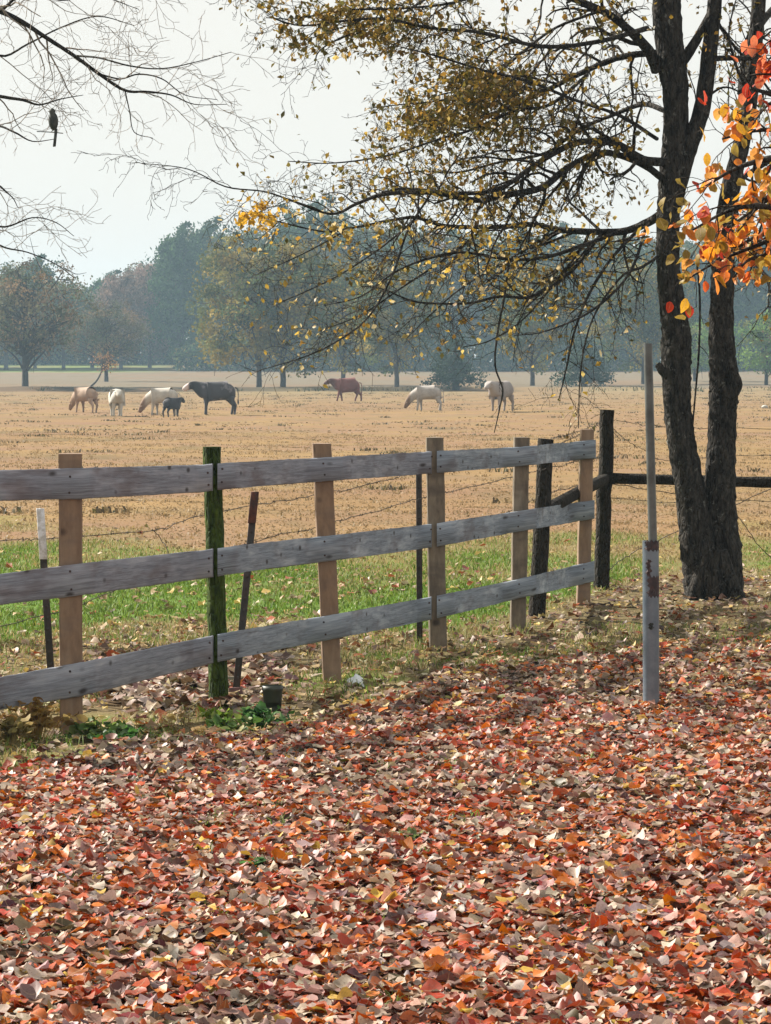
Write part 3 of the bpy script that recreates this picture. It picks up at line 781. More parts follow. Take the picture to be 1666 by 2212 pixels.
# ------------------------------------------------------------------ branching
def grow(p, d, L, r0, nseg, wander, droop, r1f=.35):
    """polyline that wanders and bends with gravity (droop>0 bends down)"""
    pts = [np.array(p, float)]; d = np.array(d, float); d /= np.linalg.norm(d)
    for k in range(nseg):
        d = d + rng.normal(0, wander, 3) + np.array([0, 0, -droop]) * (k + 1) / nseg
        d /= np.linalg.norm(d); pts.append(pts[-1] + d * L / nseg)
    return np.array(pts), np.linspace(r0, r0 * r1f, nseg + 1)

def fractal(mb, pts, rad, level, spec, tips):
    """spawn children along a limb. spec[level] = (spacing, length, radius_factor, wander, droop, tmin)"""
    if level >= len(spec): tips.append(pts[-1]); return
    sp_, ln, rf, wa, dr, tmin, sides = spec[level]
    seg = np.linalg.norm(np.diff(pts, axis=0), axis=1); S = np.concatenate([[0], np.cumsum(seg)]); Lt = S[-1]
    s = Lt * tmin + rng.uniform(0, sp_)
    while s < Lt:
        q = np.array([np.interp(s, S, pts[:, k]) for k in range(3)])
        i = min(np.searchsorted(S, s), len(pts) - 1); T = pts[i] - pts[i - 1]; T /= np.linalg.norm(T) + 1e-9
        perp = np.cross(T, rng.normal(0, 1, 3)); perp /= np.linalg.norm(perp)
        perp[1] *= .7
        d = T * rng.uniform(.4, 1.0) + perp * rng.uniform(.6, 1.1)
        r = max(np.interp(s, S, rad) * rf, .0017)
        l = ln * rng.uniform(.5, 1.25) * (1 - .45 * s / Lt)
        n = 7 if level == 0 else 5 if level == 1 else 4
        pp, rr = grow(q, d, l, r, n, wa, dr)
        tube(mb, pp, np.maximum(rr, .0015), sides, None, False)
        fractal(mb, pp, rr, level + 1, spec, tips)
        if level == len(spec) - 1: 
            for m_ in (1, 2, 3): tips.append(pp[-m_])
        s += sp_ * rng.uniform(.6, 1.5)

# ------------------------------------------------------------------ the twin-trunk tree
TD = 22.6
tree = empty("twin_trunk_tree", (P(1542, 1290, TD).x, TD, 0), "dark twin-trunk tree at right with wide drooping twiggy limbs and sparse olive leaves", "tree")
mb = MB()
def limb(mb, pts, w, D=TD, sides=12, jit=.035, k=6, dD=None, burl=0):
    """pts in reference x,y; w in reference units (diameter)"""
    n = len(pts); dD = dD or [0] * n
    p3 = [P(a[0], a[1], D + dD[i]) for i, a in enumerate(pts)]
    path = smooth_path(p3, k)
    wi = np.interp(np.linspace(0, n - 1, len(path)), range(n), w) / F * D / 2
    tube(mb, path, wi, sides, None, True, jit)
    return path, wi
limb(mb, [(1532, 1330), (1530, 1285), (1516, 1220), (1503, 1140), (1490, 1050), (1474, 960), (1464, 880), (1461, 800), (1462, 740), (1458, 690), (1446, 600), (1443, 500), (1448, 400), (1458, 300), (1460, 200), (1447, 100), (1440, 0), (1436, -150), (1425, -350)],
     [125, 104, 86, 74, 64, 60, 60, 63, 65, 59, 51, 49, 50, 51, 55, 60, 62, 54, 40], sides=26, jit=.045, k=8)
limb(mb, [(1560, 1330), (1562, 1285), (1561, 1210), (1556, 1130), (1556, 1040), (1560, 950), (1562, 880), (1566, 830), (1562, 780), (1558, 700), (1562, 600), (1566, 500), (1580, 400), (1605, 300), (1622, 200), (1632, 100), (1640, 0), (1650, -150), (1680, -350)],
     [112, 92, 84, 74, 66, 60, 60, 67, 59, 52, 51, 46, 40, 34, 32, 31, 30, 27, 20], D=TD + .06, sides=26, jit=.045, k=8)
# root flare
for (ax_, w0) in ((1492, 40), (1595, 44), (1540, 50)):
    limb(mb, [(ax_, 1306), (ax_ * .7 + 1545 * .3, 1270), (1535 if ax_ < 1540 else 1556, 1190)], [w0, w0 * 1.0, w0 * .7], D=TD - .12, sides=12, jit=.05)
limb(mb, [(1458, 450), (1474, 370), (1495, 300), (1518, 230), (1532, 120), (1545, 0), (1560, -200)], [28, 38, 38, 36, 34, 31, 20], sides=16)
limb(mb, [(1455, 160), (1490, 110), (1530, 40), (1560, -30)], [26, 22, 18, 14], sides=10)
limb(mb, [(1530, 128), (1570, 125), (1628, 126)], [14, 12, 10], sides=8)
# knob with snapped branch on the left trunk, burl on the right one
limb(mb, [(1450, 812), (1432, 800), (1420, 786)], [30, 22, 14], D=TD - .03, sides=10)
limb(mb, [(1575, 860), (1588, 830), (1580, 795)], [28, 34, 20], D=TD - .02, sides=10)
mb.build("trunk", M_bark, tree)
# limbs (reference positions, widths, depth offsets)
LB = [
 ([(1420, 150), (1402, 110), (1360, 65), (1300, 22), (1220, -8), (1120, -40), (1000, -70)], [30, 26, 20, 16, 13, 9, 6], [0, -.1, -.2, -.3, -.4, -.5, -.6]),
 ([(1440, 112), (1370, 118), (1320, 130), (1250, 160), (1180, 195), (1090, 235), (1000, 262), (930, 262), (850, 300)], [16, 15, 14, 12, 11, 9, 7, 5, 3], [0, .1, .2, .3, .4, .5, .6, .6, .6]),
 ([(1270, 160), (1190, 225), (1110, 240), (1020, 280), (950, 300), (840, 335), (720, 352), (622, 348)], [8, 8, 7, 6, 5, 4, 3, 2], [.2, .1, 0, -.1, -.2, -.3, -.4, -.5]),
 ([(1445, 350), (1390, 345), (1330, 310), (1270, 305), (1220, 318), (1150, 360), (1085, 405), (1010, 418), (930, 412), (860, 408), (800, 425)], [20, 20, 17, 15, 13, 11, 10, 9, 8, 6, 4], [0, -.2, -.3, -.5, -.6, -.7, -.8, -.8, -.9, -.9, -1]),
 ([(1445, 395), (1380, 350), (1300, 330), (1230, 360), (1170, 405), (1100, 420), (1030, 432), (950, 418), (880, 415), (820, 422), (770, 440), (715, 462), (622, 430), (568, 413), (487, 403), (406, 365), (303, 352)], [17, 16, 14, 14, 15, 14, 13, 11, 9, 8, 7, 5.5, 4, 3.4, 3, 2.2, 1.4], [0, -.1, -.3, -.5, -.6, -.7, -.8, -1, -1.1, -1.2, -1.2, -1.3, -1.3, -1.3, -1.3, -1.3, -1.3]),
 ([(1440, 455), (1400, 480), (1340, 500), (1225, 498), (1150, 485), (1080, 490), (965, 488), (900, 470), (855, 474), (763, 492), (700, 500), (600, 478), (520, 455)], [22, 19, 16, 14, 12, 11, 9, 8, 7, 5, 4, 3, 2], [0, .1, .2, .3, .4, .4, .5, .5, .5, .4, .4, .3, .3]),
 ([(1340, 500), (1260, 530), (1180, 555), (1100, 560), (1000, 545), (920, 560), (850, 590), (780, 640), (700, 660)], [9, 9, 8, 7, 6, 5, 4, 3, 2], [.2, 0, -.2, -.3, -.4, -.5, -.5, -.6, -.6]),
 ([(1300, 505), (1230, 590), (1150, 640), (1080, 640), (1010, 655), (900, 652), (830, 625), (780, 618)], [8, 8, 7, 6, 5.5, 4.5, 3, 2], [.2, .1, -.1, -.2, -.3, -.4, -.4, -.4]),
 ([(1380, 495), (1320, 560), (1270, 640), (1240, 720), (1225, 790), (1208, 862)], [8, 7, 6, 5, 4, 2.5], [-.1, -.2, -.3, -.3, -.35, -.4]),
 ([(1440, 540), (1390, 575), (1340, 600), (1280, 690), (1255, 800), (1250, 925)], [7, 6, 5, 4, 3, 2], [-.2, -.3, -.4, -.4, -.4, -.4]),
 ([(1100, 560), (1090, 640), (1075, 720), (1070, 790), (1086, 840), (1080, 880), (1068, 935)], [5, 5, 4.5, 4, 3.5, 3, 2], [-.3, -.35, -.4, -.4, -.4, -.4, -.4]),
 ([(930, 420), (880, 500), (850, 590), (800, 680), (740, 730), (660, 770), (560, 800)], [5, 5, 4.5, 4, 3.5, 3, 1.6], [-1, -.9, -.9, -.9, -.9, -.9, -.9]),
 ([(1440, 240), (1390, 225), (1320, 250), (1250, 280), (1180, 330), (1080, 350), (990, 372), (900, 370), (820, 385)], [12, 11, 9, 8, 7, 6, 5, 4, 2.5], [0, .3, .5, .7, .8, .9, 1, 1.1, 1.1]),
 ([(1400, 60), (1290, 90), (1170, 100), (1040, 70), (930, 60), (830, 40), (740, 45), (650, 55), (580, 35)], [12, 10, 9, 8, 7, 6, 5, 4, 2], [-.2, -.4, -.6, -.8, -.9, -1, -1, -1.1, -1.1]),
 ([(1300, 22), (1200, 60), (1120, 120), (1050, 180), (960, 215), (870, 225), (790, 235)], [7, 6, 6, 5, 4, 3, 2], [-.3, -.2, 0, .1, .2, .2, .2]),
 ([(1200, 500), (1100, 560), (1000, 620), (930, 680), (880, 730)], [6, 5, 4, 3, 2], [.3, .5, .7, .8, .8]),
 ([(1050, 490), (960, 560), (870, 620), (780, 680), (690, 715)], [6, 5, 4, 3, 2], [.4, .2, 0, -.1, -.1]),
 ([(900, 470), (830, 530), (740, 590), (660, 630), (600, 655)], [5, 4, 3.5, 3, 2], [.5, .6, .7, .7, .7]),
 ([(1300, 505), (1210, 600), (1130, 690), (1060, 735), (1000, 750)], [6, 5, 4, 3, 2], [.2, .5, .7, .8, .8]),
 ([(1400, 480), (1360, 590), (1280, 670), (1180, 715), (1110, 725)], [7, 6, 5, 3, 2], [-.1, -.5, -.8, -1, -1]),
 ([(1540, 30), (1575, 85), (1620, 130), (1700, 160), (1780, 150)], [9, 7, 6, 4, 3], [.1, .2, .4, .5, .5]),
 ([(1622, 210), (1590, 140), (1575, 70), (1590, 0)], [7, 6, 4, 3], [0, -.2, -.3, -.3]),
 ([(1500, 250), (1540, 200), (1580, 190), (1640, 230)], [8, 6, 4, 3], [0, .2, .3, .4]),
 ([(760, 490), (690, 530), (630, 560), (560, 590)], [4, 3, 2.5, 2], [.4, .3, .2, .2]),
 ([(1120, -40), (980, 5), (860, 18), (740, 22), (640, 40), (575, 38)], [8, 6, 5, 4, 3, 2], [-.5, -.7, -.9, -1, -1, -1]),
 ([(1000, -60), (900, 10), (820, 55), (740, 80), (690, 110), (680, 140)], [7, 6, 5, 4, 3, 2], [-.6, -.4, -.3, -.2, -.2, -.2]),
 ([(1110, 240), (1060, 215), (1000, 200), (950, 205), (900, 235)], [6, 5, 4, 3, 2], [0, .2, .3, .3, .3]),
 ([(1200, 180), (1130, 165), (1070, 170), (1000, 225), (960, 255), (920, 262)], [6, 5, 4, 3.4, 3, 2], [.3, -.1, -.3, -.3, -.3, -.3]),
 ([(1420, 300), (1340, 250), (1240, 215), (1140, 175), (1040, 150), (940, 120), (860, 100)], [9, 8, 7, 6, 5, 4, 2], [.1, -.3, -.6, -.8, -1, -1, -1]),
 ([(1570, 420), (1610, 380), (1660, 350), (1740, 300), (1850, 260)], [14, 12, 10, 8, 5], [0, .2, .3, .4, .6]),
 ([(1565, 520), (1610, 540), (1660, 600), (1740, 650), (1820, 740)], [12, 10, 8, 6, 4], [0, .3, .4, .5, .6]),
 ([(1505, 560), (1512, 640), (1510, 760), (1500, 880), (1494, 960)], [4, 5, 5, 4, 3], [.3, .35, .35, .35, .3]),
 ([(1636, 60), (1690, 0), (1780, -60), (1900, -100)], [16, 13, 10, 6], [0, .2, .4, .6]),
 ([(1440, -60), (1330, -150), (1180, -220), (1000, -240)], [22, 18, 13, 8], [0, .3, .6, .8]),
 ([(1440, -100), (1520, -250), (1600, -330)], [20, 14, 8], [0, .6, 1.2]),
 ([(1437, -40), (1420, -140), (1400, -240)], [22, 16, 10], [0, -.8, -1.8]),
 ([(1600, 200), (1610, 120), (1640, 40)], [16, 14, 10], [0, .8, 1.6]),
]
mb = MB(); mt = MB(); tips = []
SP = [(.095, .72, .5, .24, .12, .10, 4), (.075, .32, .55, .32, .10, .12, 3), (.065, .13, .7, .38, .08, .2, 3)]
for i, (pts, w_, dd) in enumerate(LB):
    path, wi = limb(mb, pts, w_, sides=8, jit=.05, dD=dd, k=5)
    spec = SP
    if i in (10, 31): spec = [(.3, .2, .5, .16, .2, .1, 3), (.12, .1, .6, .2, .1, .2, 3)]
    if i in (8, 9, 11, 17, 18, 19, 20, 21, 22): spec = [(.08, .5, .5, .16, .2, .05, 3), (.07, .22, .6, .2, .15, .1, 3)]
    if i >= 32: spec = [(.22, 1.1, .5, .15, .05, .2, 4), (.17, .4, .55, .2, .1, .15, 3), (.13, .16, .6, .2, .08, .2, 3)]
    fractal(mt, path, wi, 0, spec, tips)
mb.build("limb", M_bark, tree)
mt.build("twigs", M_twig, tree)
tips = np.array(tips)
x, y = proj(tips[:, 0], tips[:, 1], tips[:, 2])
dens = np.zeros(len(x)) + .16
for (bx_, by_, sx, sy, a_) in ((730, 45, 120, 50, 3.5), (850, 60, 120, 55, .8), (1040, 212, 105, 55, 2.1), (930, 270, 120, 45, 1.6), (1150, 130, 200, 90, .3), (1280, 330, 150, 80, .35), (870, 360, 160, 70, .35), (1000, 430, 200, 60, .35),
                              (1180, 540, 220, 90, .42), (560, 470, 42, 28, 2.2), (730, 500, 40, 25, 1.5), (1360, 480, 80, 60, .7), (1240, 30, 150, 50, .6), (1580, 120, 120, 120, .6), (1460, 390, 60, 60, 1.2)):
    dens += a_ * np.exp(-((x - bx_) / sx) ** 2 - ((y - by_) / sy) ** 2)
dens = np.where(y < 0, .6, dens)
dens = np.minimum(dens, 6); dens = np.where((x < 480) | ((x > 380) & (x < 540) & (y > 790)), 0, dens)
cnt = np.floor(dens * .8 + rng.uniform(0, 1, len(x))).astype(int)
pos = np.repeat(tips, cnt, 0); yy_ = np.repeat(y, cnt); xx_ = np.repeat(x, cnt); pos = pos + rng.normal(0, .022, pos.shape); n = len(pos)
OL = np.array([(.20, .13, .02), (.15, .12, .025), (.26, .17, .03), (.11, .10, .025), (.30, .17, .03)]); YL = np.array([(.55, .36, .06), (.60, .45, .15), (.45, .30, .05), (.62, .50, .28)])
c = np.where((rng.uniform(0, 1, n) < np.where(yy_ > 430, .55, .06))[:, None], YL[rng.integers(0, 4, n)], OL[rng.integers(0, 5, n)]) * rng.uniform(.7, 1.2, (n, 1))
c = np.where(((np.abs(xx_ - 560) < 60) & (np.abs(yy_ - 470) < 45))[:, None], np.array([.62, .36, .04]), c)
mb = MB(); leaves(mb, pos, rng.uniform(.026, .054, n), rng.uniform(0, 6.28, n), rng.normal(-.6, .6, n), rng.normal(0, .7, n), c, rows=3, wid=.34)
mb.build("foliage", M_leaf, tree)
print("tree tips", len(tips), "leaves", n)

# ------------------------------------------------------------------ nearer orange-leaved tree (trunk just out of frame, right)
OD = 13.0
ot = empty("orange_leaf_tree", (3.3, OD + .3, 0), "nearer tree with bright orange and red leaves reaching in from the right edge", "tree")
mb = MB(); mt = MB(); tips = []
def w3(*a): return [Vector(q) for q in a]
def limb3(pts, r, spec, lo=True):
    path = smooth_path(pts, 5); ri = np.interp(np.linspace(0, len(r) - 1, len(path)), range(len(r)), r)
    tube(mb, path, ri, 8, None, True, .04); fractal(mt, path, ri, 0, spec, tips)
path = smooth_path(w3((3.3, OD + .3, -.1), (3.32, OD + .3, 1.2), (3.25, OD + .25, 2.6), (3.2, OD + .2, 4.2), (3.1, OD, 6.0)), 6)
tube(mb, path, np.linspace(.17, .06, len(path)), 16, None, True, .04)
OS = [(.06, .40, .5, .18, .10, .15, 4), (.055, .15, .6, .2, .08, .15, 3)]
def oq(x_, y_, dd=0): return P(x_, y_, OD + dd)
limb3([Vector((3.25, OD + .25, 2.3)), oq(1960, 420, .1), oq(1800, 370), oq(1700, 340, -.1), oq(1600, 360, -.1), oq(1520, 405, -.1)], [.05, .035, .024, .016, .009, .004], OS)
limb3([Vector((3.22, OD + .22, 2.7)), oq(1980, 250, .3), oq(1820, 220, .2), oq(1700, 210, .1), oq(1620, 190, 0)], [.05, .034, .022, .014, .006], OS)
limb3([Vector((3.27, OD + .27, 2.0)), oq(1950, 520, -.2), oq(1800, 470, -.2), oq(1690, 450, -.2), oq(1590, 450, -.15), oq(1490, 500, -.1)], [.05, .034, .02, .013, .008, .004], OS)
limb3([oq(1900, 300), oq(1760, 290, .3), oq(1650, 280, .3), oq(1560, 300, .3)], [.02, .014, .009, .004], OS)
limb3([oq(1900, 500), oq(1760, 480, .2), oq(1660, 500, .3), oq(1580, 540, .3)], [.02, .014, .009, .004], OS)
limb3([oq(1760, 470, .1), oq(1660, 520, .1), oq(1560, 560, .1), oq(1490, 600, .1)], [.014, .009, .006, .003], [(.09, .22, .5, .18, .10, .15, 4), (.07, .1, .6, .2, .08, .15, 3)])
limb3([oq(1760, 530, -.1), oq(1690, 545, -.1), oq(1620, 560, -.1), oq(1585, 600, -.1)], [.014, .009, .006, .003], [(.09, .22, .5, .18, .10, .15, 4), (.07, .1, .6, .2, .08, .15, 3)])
limb3([oq(1800, 370), oq(1700, 400, .15), oq(1620, 460, .2), oq(1560, 500, .2)], [.02, .014, .009, .004], OS)
limb3([Vector((3.2, OD + .2, 3.2)), oq(1950, 60, .2), oq(1780, 50, .2), oq(1670, 60, .1)], [.05, .03, .016, .006], OS)
nvis = len(tips)
OS2 = [(.3, .8, .5, .16, .05, .3, 4), (.16, .28, .6, .2, .08, .2, 3)]
for k in range(9):
    a = k * 2.4; z = 2.6 + k * .4; L = 2.0 - k * .12
    dx, dy = math.cos(a), math.sin(a)
    if dx < -.2 and z < 4: dx = -dx
    limb3([Vector((3.2, OD + .2, z)), Vector((3.2 + dx * L * .5, OD + .2 + dy * L * .5, z + .5)), Vector((3.2 + dx * L, OD + .2 + dy * L, z + .7))], [.045, .03, .01], OS2)
mb.build("trunk", M_bark, ot); mt.build("twigs", M_twig, ot)
tips = np.array(tips)
x, y = proj(tips[:, 0], tips[:, 1], tips[:, 2])
pr = np.where((x > 1380) & (x < 1700) & (y > -50), np.interp(y, [100, 180, 300, 540, 600, 640], [.5, .65, .85, .75, .45, .2]), .5)
# only let leaves sit where the spray is: it thins out towards its left tip
edge = np.interp(y, [-50, 100, 180, 300, 400, 470, 560, 640], [1620, 1600, 1550, 1510, 1490, 1460, 1440, 1450])
pr = np.where((x < 1700) & (x < edge), pr * .45, pr)
cnt = np.floor(pr + rng.uniform(0, 1, len(x))).astype(int)
pos = np.repeat(tips, cnt, 0); yy_ = np.repeat(y, cnt); xx_ = np.repeat(x, cnt); pos += rng.normal(0, .02, pos.shape); pos[:, 2] -= .02; n = len(pos)
OC = np.array([(.85, .30, .02), (.85, .30, .05), (.62, .34, .03), (.85, .42, .10), (.36, .26, .05), (.75, .22, .05)]); RC = np.array([(.60, .06, .02), (.72, .13, .02), (.45, .04, .02), (.75, .22, .10)])
c = np.where(((yy_ < 230) | (rng.uniform(0, 1, n) < .08))[:, None], RC[rng.integers(0, 4, n)], OC[rng.integers(0, 6, n)]) * rng.uniform(.8, 1.1, (n, 1))
c = np.where(((xx_ < 1480) & (rng.uniform(0, 1, n) < .6))[:, None], np.array([.30, .22, .04]), c)
mb = MB(); leaves(mb, pos, rng.uniform(.038, .070, n), rng.uniform(0, 6.28, n), rng.normal(-.9, .5, n), rng.normal(0, .5, n), np.clip(c, .01, .9), rows=5, wid=.33, fold=.35, curl=.3)
mb.build("foliage", M_orange, ot)
print("orange leaves", n)

# ------------------------------------------------------------------ bare tree, trunk out of frame at left
BD = 20.0
bt = empty("bare_tree", (-4.6, BD, 0), "leafless tree whose pale fine twigs reach in from the upper left edge", "tree")
mb = MB(); mt = MB(); tips = []
path = smooth_path(w3((-4.6, BD, -.1), (-4.55, BD, 1.5), (-4.5, BD, 3.2), (-4.4, BD, 5.2), (-4.3, BD, 7.4)), 6)
tube(mb, path, np.linspace(.19, .06, len(path)), 16, None, True, .04)
BS = [(.15, .70, .45, .22, .06, .2, 4), (.10, .34, .6, .30, .06, .15, 3), (.10, .14, .75, .32, .05, .2, 3)]
def bq(x_, y_, dd=0): return P(x_, y_, BD + dd)
def limbB(pts, r, spec=BS):
    path = smooth_path(pts, 5); ri = np.interp(np.linspace(0, len(r) - 1, len(path)), range(len(r)), r)
    tube(mb, path, ri, 7, None, True, .03); fractal(mt, path, ri, 0, spec, tips)
limbB([Vector((-4.45, BD, 4.0)), bq(-250, -60), bq(-90, -10), bq(0, 24), (bq(45, 45)), bq(95, 78), bq(160, 120), bq(215, 160), bq(270, 195), bq(320, 198), bq(370, 205), bq(420, 225), bq(490, 225)],
      [.05, .035, .022, .017, .015, .014, .012, .011, .009, .007, .005, .003, .002])
limbB([Vector((-4.5, BD, 3.0)), bq(-260, 160, .2), bq(-90, 190, .1), bq(0, 208), bq(50, 216), bq(85, 226), bq(130, 214), bq(180, 205)], [.05, .03, .016, .011, .009, .006, .004, .002])
limbB([bq(160, 120), bq(215, 125, -.2), bq(280, 142, -.3), bq(350, 148, -.3), bq(430, 132, -.3), bq(500, 112, -.3)], [.007, .006, .005, .004, .003, .002])
limbB([bq(215, 160), bq(260, 170, .2), bq(300, 160, .3), bq(350, 170, .3), bq(400, 205, .3), bq(470, 215, .3)], [.006, .005, .005, .004, .003, .002])
limbB([bq(270, 195), bq(280, 240, .1), bq(290, 285, .1), bq(330, 298, .1)], [.004, .0035, .003, .002], BS[1:])
limbB([bq(0, 25), bq(60, -20, -.2), bq(130, 0, -.3), bq(210, -10, -.4), bq(300, 20, -.4)], [.01, .008, .006, .004, .002])
limbB([bq(-60, 60, .2), bq(0, 120, .3), bq(60, 95, .3), bq(130, 60, .4), bq(210, 35, .4), bq(290, 55, .4)], [.01, .008, .006, .005, .004, .002])
limbB([bq(-150, 280, .3), bq(-20, 270, .3), bq(30, 285, .2), bq(70, 305, .2), bq(120, 300, .2)], [.012, .008, .006, .004, .002])
limbB([Vector((-4.5, BD, 2.4)), bq(-200, 420, 0), bq(-40, 390, 0), bq(20, 420, .0), bq(40, 450)], [.04, .02, .009, .004, .002])
limbB([Vector((-4.52, BD, 2.1)), bq(-200, 520, .2), bq(-60, 480, .2), bq(10, 490, .2), bq(70, 470, .2), bq(120, 480, .2), bq(160, 510, .2)], [.04, .02, .009, .006, .004, .003, .002])
limbB([bq(-60, 480, .2), bq(0, 530, .3), bq(60, 545, .3), bq(120, 570, .3), bq(160, 600, .3)], [.008, .006, .004, .003, .002])
limbB([bq(-60, -80, .5), bq(60, -60, .5), bq(200, -70, .5), bq(350, -50, .5)], [.012, .010, .007, .003])
for k in range(8):
    a = 2.0 + k * .55; z = 3.2 + k * .45; L = 1.8
    limbB([Vector((-4.5, BD, z)), Vector((-4.5 + math.cos(a) * L * .5, BD + math.sin(a) * L * .5, z + .6)), Vector((-4.5 + math.cos(a) * L, BD + math.sin(a) * L, z + 1.0))], [.05, .03, .01], [(.3, .8, .5, .16, 0, .3, 3), (.2, .35, .6, .2, 0, .2, 3)])
mb.build("trunk", M_bark, bt); mt.build("twigs", M_paletwig, bt)
print("bare tips", len(tips))
# bird
q = bq(115, 262)
bird = empty("bird", tuple(q), "small dark bird perched upright in bare twigs at upper left", "bird")
mb = MB()
path = [q + Vector((.006, 0, -.055)), q + Vector((.004, 0, -.045)), q + Vector((.002, 0, -.02)), q + Vector((0, 0, .01)), q + Vector((-.002, 0, .035)), q + Vector((-.004, -.002, .048)), q + Vector((-.006, -.004, .060)), q + Vector((-.008, -.004, .074)), q + Vector((-.010, -.004, .080))]
tube(mb, path, [.008, .018, .028, .031, .026, .018, .0195, .015, .004], 14)
tube(mb, [q + Vector((-.010, -.006, .064)), q + Vector((-.034, -.008, .060))], [.005, .001], 5)
mb.build("body", M_bird, bird)
mb = MB(); box(mb, q + Vector((.012, 0, -.10)), Vector((.009, 0, .001)), Vector((0, .004, 0)), Vector((.006, 0, .055)), None, .002); mb.build("tail", M_bird, bird)
mb = MB(); 
for s in (-1, 1): tube(mb, [q + Vector((.002, s * .008, -.045)), q + Vector((-.012, s * .008, -.066))], .002, 4)
tube(mb, [q + Vector((-.10, -.01, -.062)), q + Vector((-.01, 0, -.066)), q + Vector((.06, .01, -.072))], .003, 4)
mb.build("legs", M_bird, bird)
# ------------------------------------------------------------------ background trees
def far_tree(name, H, W, crown0, pal, nclump=90, per=55, cs=1.0, leaf=.30, trunk_r=.32, limbs=22, shape='round', trunks=1, lean=(0, 0)):
    """a tree of height H (m), crown width W, crown starting at crown0*H; returns (root, trunk, crown)"""
    root = bpy.data.objects.new(name, None); COL.objects.link(root)
    C = []
    while len(C) < nclump:
        q = rng.uniform(-1, 1, 3)
        if shape == 'round': ok = np.linalg.norm(q) < 1 and np.linalg.norm(q) > .35
        elif shape == 'cone': ok = (q[0] ** 2 + q[1] ** 2) ** .5 < (1 - (q[2] + 1) / 2) * .95 + .12
        else: ok = (abs(q[0]) ** 3 + abs(q[1]) ** 3 + abs(q[2]) ** 3) < 1
        if ok: C.append(q)
    C = np.array(C); h0 = H * crown0
    bumpy = 1 + .16 * np.sin(C[:, 0] * 4 + rng.uniform(0, 6)) + .12 * np.sin(C[:, 1] * 5 + C[:, 2] * 4)
    C = C * np.array([W / 2, W / 2, (H - h0) / 2]) * .88 * bumpy[:, None] + np.array([lean[0], lean[1], h0 + (H - h0) / 2])
    C[:, 2] = np.minimum(C[:, 2], H * .96)
    mt = MB()
    for t_ in range(trunks):
        ox = (t_ - (trunks - 1) / 2) * .9
        p = smooth_path([(ox, 0, -.3), (ox * 1.05 + lean[0] * .1, 0, H * .12), (ox * .9 + lean[0] * .4 + rng.normal(0, .1), 0, H * .32), (lean[0] * .8 + ox * .5, lean[1], H * .62), (lean[0] + rng.normal(0, .2), lean[1], H * .86)], 4)
        r_ = np.interp(np.linspace(0, 1, len(p)), [0, .06, .5, 1], [trunk_r * 1.5, trunk_r, trunk_r * .65, .05]); tube(mt, p, r_, 8, None, False, .05)
    for k in rng.choice(nclump, min(limbs, nclump), replace=False):
        e = C[k]; zs = max(H * .14, min(H * .6, e[2] - rng.uniform(.1, .28) * H))
        s = np.array([np.interp(zs, p[:, 2], p[:, 0]), np.interp(zs, p[:, 2], p[:, 1]), zs])
        m_ = (s + e) / 2 + np.array([0, 0, .04 * H]) + rng.normal(0, .03 * H, 3)
        pp = smooth_path([s, m_, e], 4); tube(mt, pp, np.linspace(trunk_r * .36, .03, len(pp)), 5, None, False)
        for _ in range(3):
            i_ = rng.integers(3, len(pp)); e2 = pp[i_] + rng.normal(0, .11 * H, 3); tube(mt, smooth_path([pp[i_], (pp[i_] + e2) / 2 + rng.normal(0, .02 * H, 3), e2], 3), [.06, .05, .045, .04, .03, .025, .02], 3, None, False)
    tr = mt.build("trunk", M_farbark); tr.parent = root
    n = nclump * per
    ci = rng.integers(0, nclump, n); cl = C[ci]; sd_ = cs * (.6 + .8 * rng.uniform(0, 1, nclump))[ci]
    pos = cl + rng.normal(0, 1, (n, 3)) * (sd_ * .55)[:, None] * np.array([1, 1, .7])
    pos[:, 2] = np.clip(pos[:, 2], H * crown0 * .6, H * 1.02)
    s = leaf * rng.uniform(.5, 1.3, n)
    a = rng.normal(0, 1, (n, 3)); a /= np.linalg.norm(a, axis=1)[:, None]; b = np.cross(a, rng.normal(0, 1, (n, 3))); b /= np.linalg.norm(b, axis=1)[:, None]
    V = np.stack([pos - a * s[:, None] / 2, pos + b * s[:, None] * .35, pos + a * s[:, None] / 2, pos - b * s[:, None] * .35], 1)
    pal = np.array(pal); cc = pal[rng.integers(0, len(pal), nclump)][ci] * rng.uniform(.9, 1.1, (n, 1)) * (rng.uniform(.7, 1.35, nclump))[ci][:, None]
    mc = MB(); mc.add(V.reshape(-1, 3), (np.arange(n)[:, None] * 4 + np.arange(4)[None]), np.repeat(cc, 4, 0))
    cr = mc.build("crown", M_far, smooth=False); cr.parent = root
    return root
def dup(root):
    r = root.copy(); COL.objects.link(r)
    for ch in root.children:
        c_ = ch.copy(); COL.objects.link(c_); c_.parent = r
    return r
OLIVE = [(.20, .18, .04), (.24, .19, .04), (.15, .165, .045), (.12, .145, .05), (.28, .21, .04)]
GREYG = [(.09, .13, .045), (.12, .15, .05), (.16, .14, .05), (.07, .10, .04)]
BROWN = [(.13, .11, .06), (.16, .12, .07), (.10, .10, .05), (.22, .15, .08), (.09, .11, .05), (.10, .11, .06)]
PINK = [(.23, .15, .12), (.20, .14, .11), (.26, .18, .13), (.17, .13, .10)]
PINE = [(.045, .09, .03), (.055, .11, .035), (.04, .075, .03), (.07, .12, .04)]
DARK = [(.025, .05, .03), (.03, .06, .035), (.04, .065, .035)]
BRIGHT = [(.14, .24, .05), (.18, .28, .06), (.10, .19, .05), (.2, .22, .06)]
used = set()
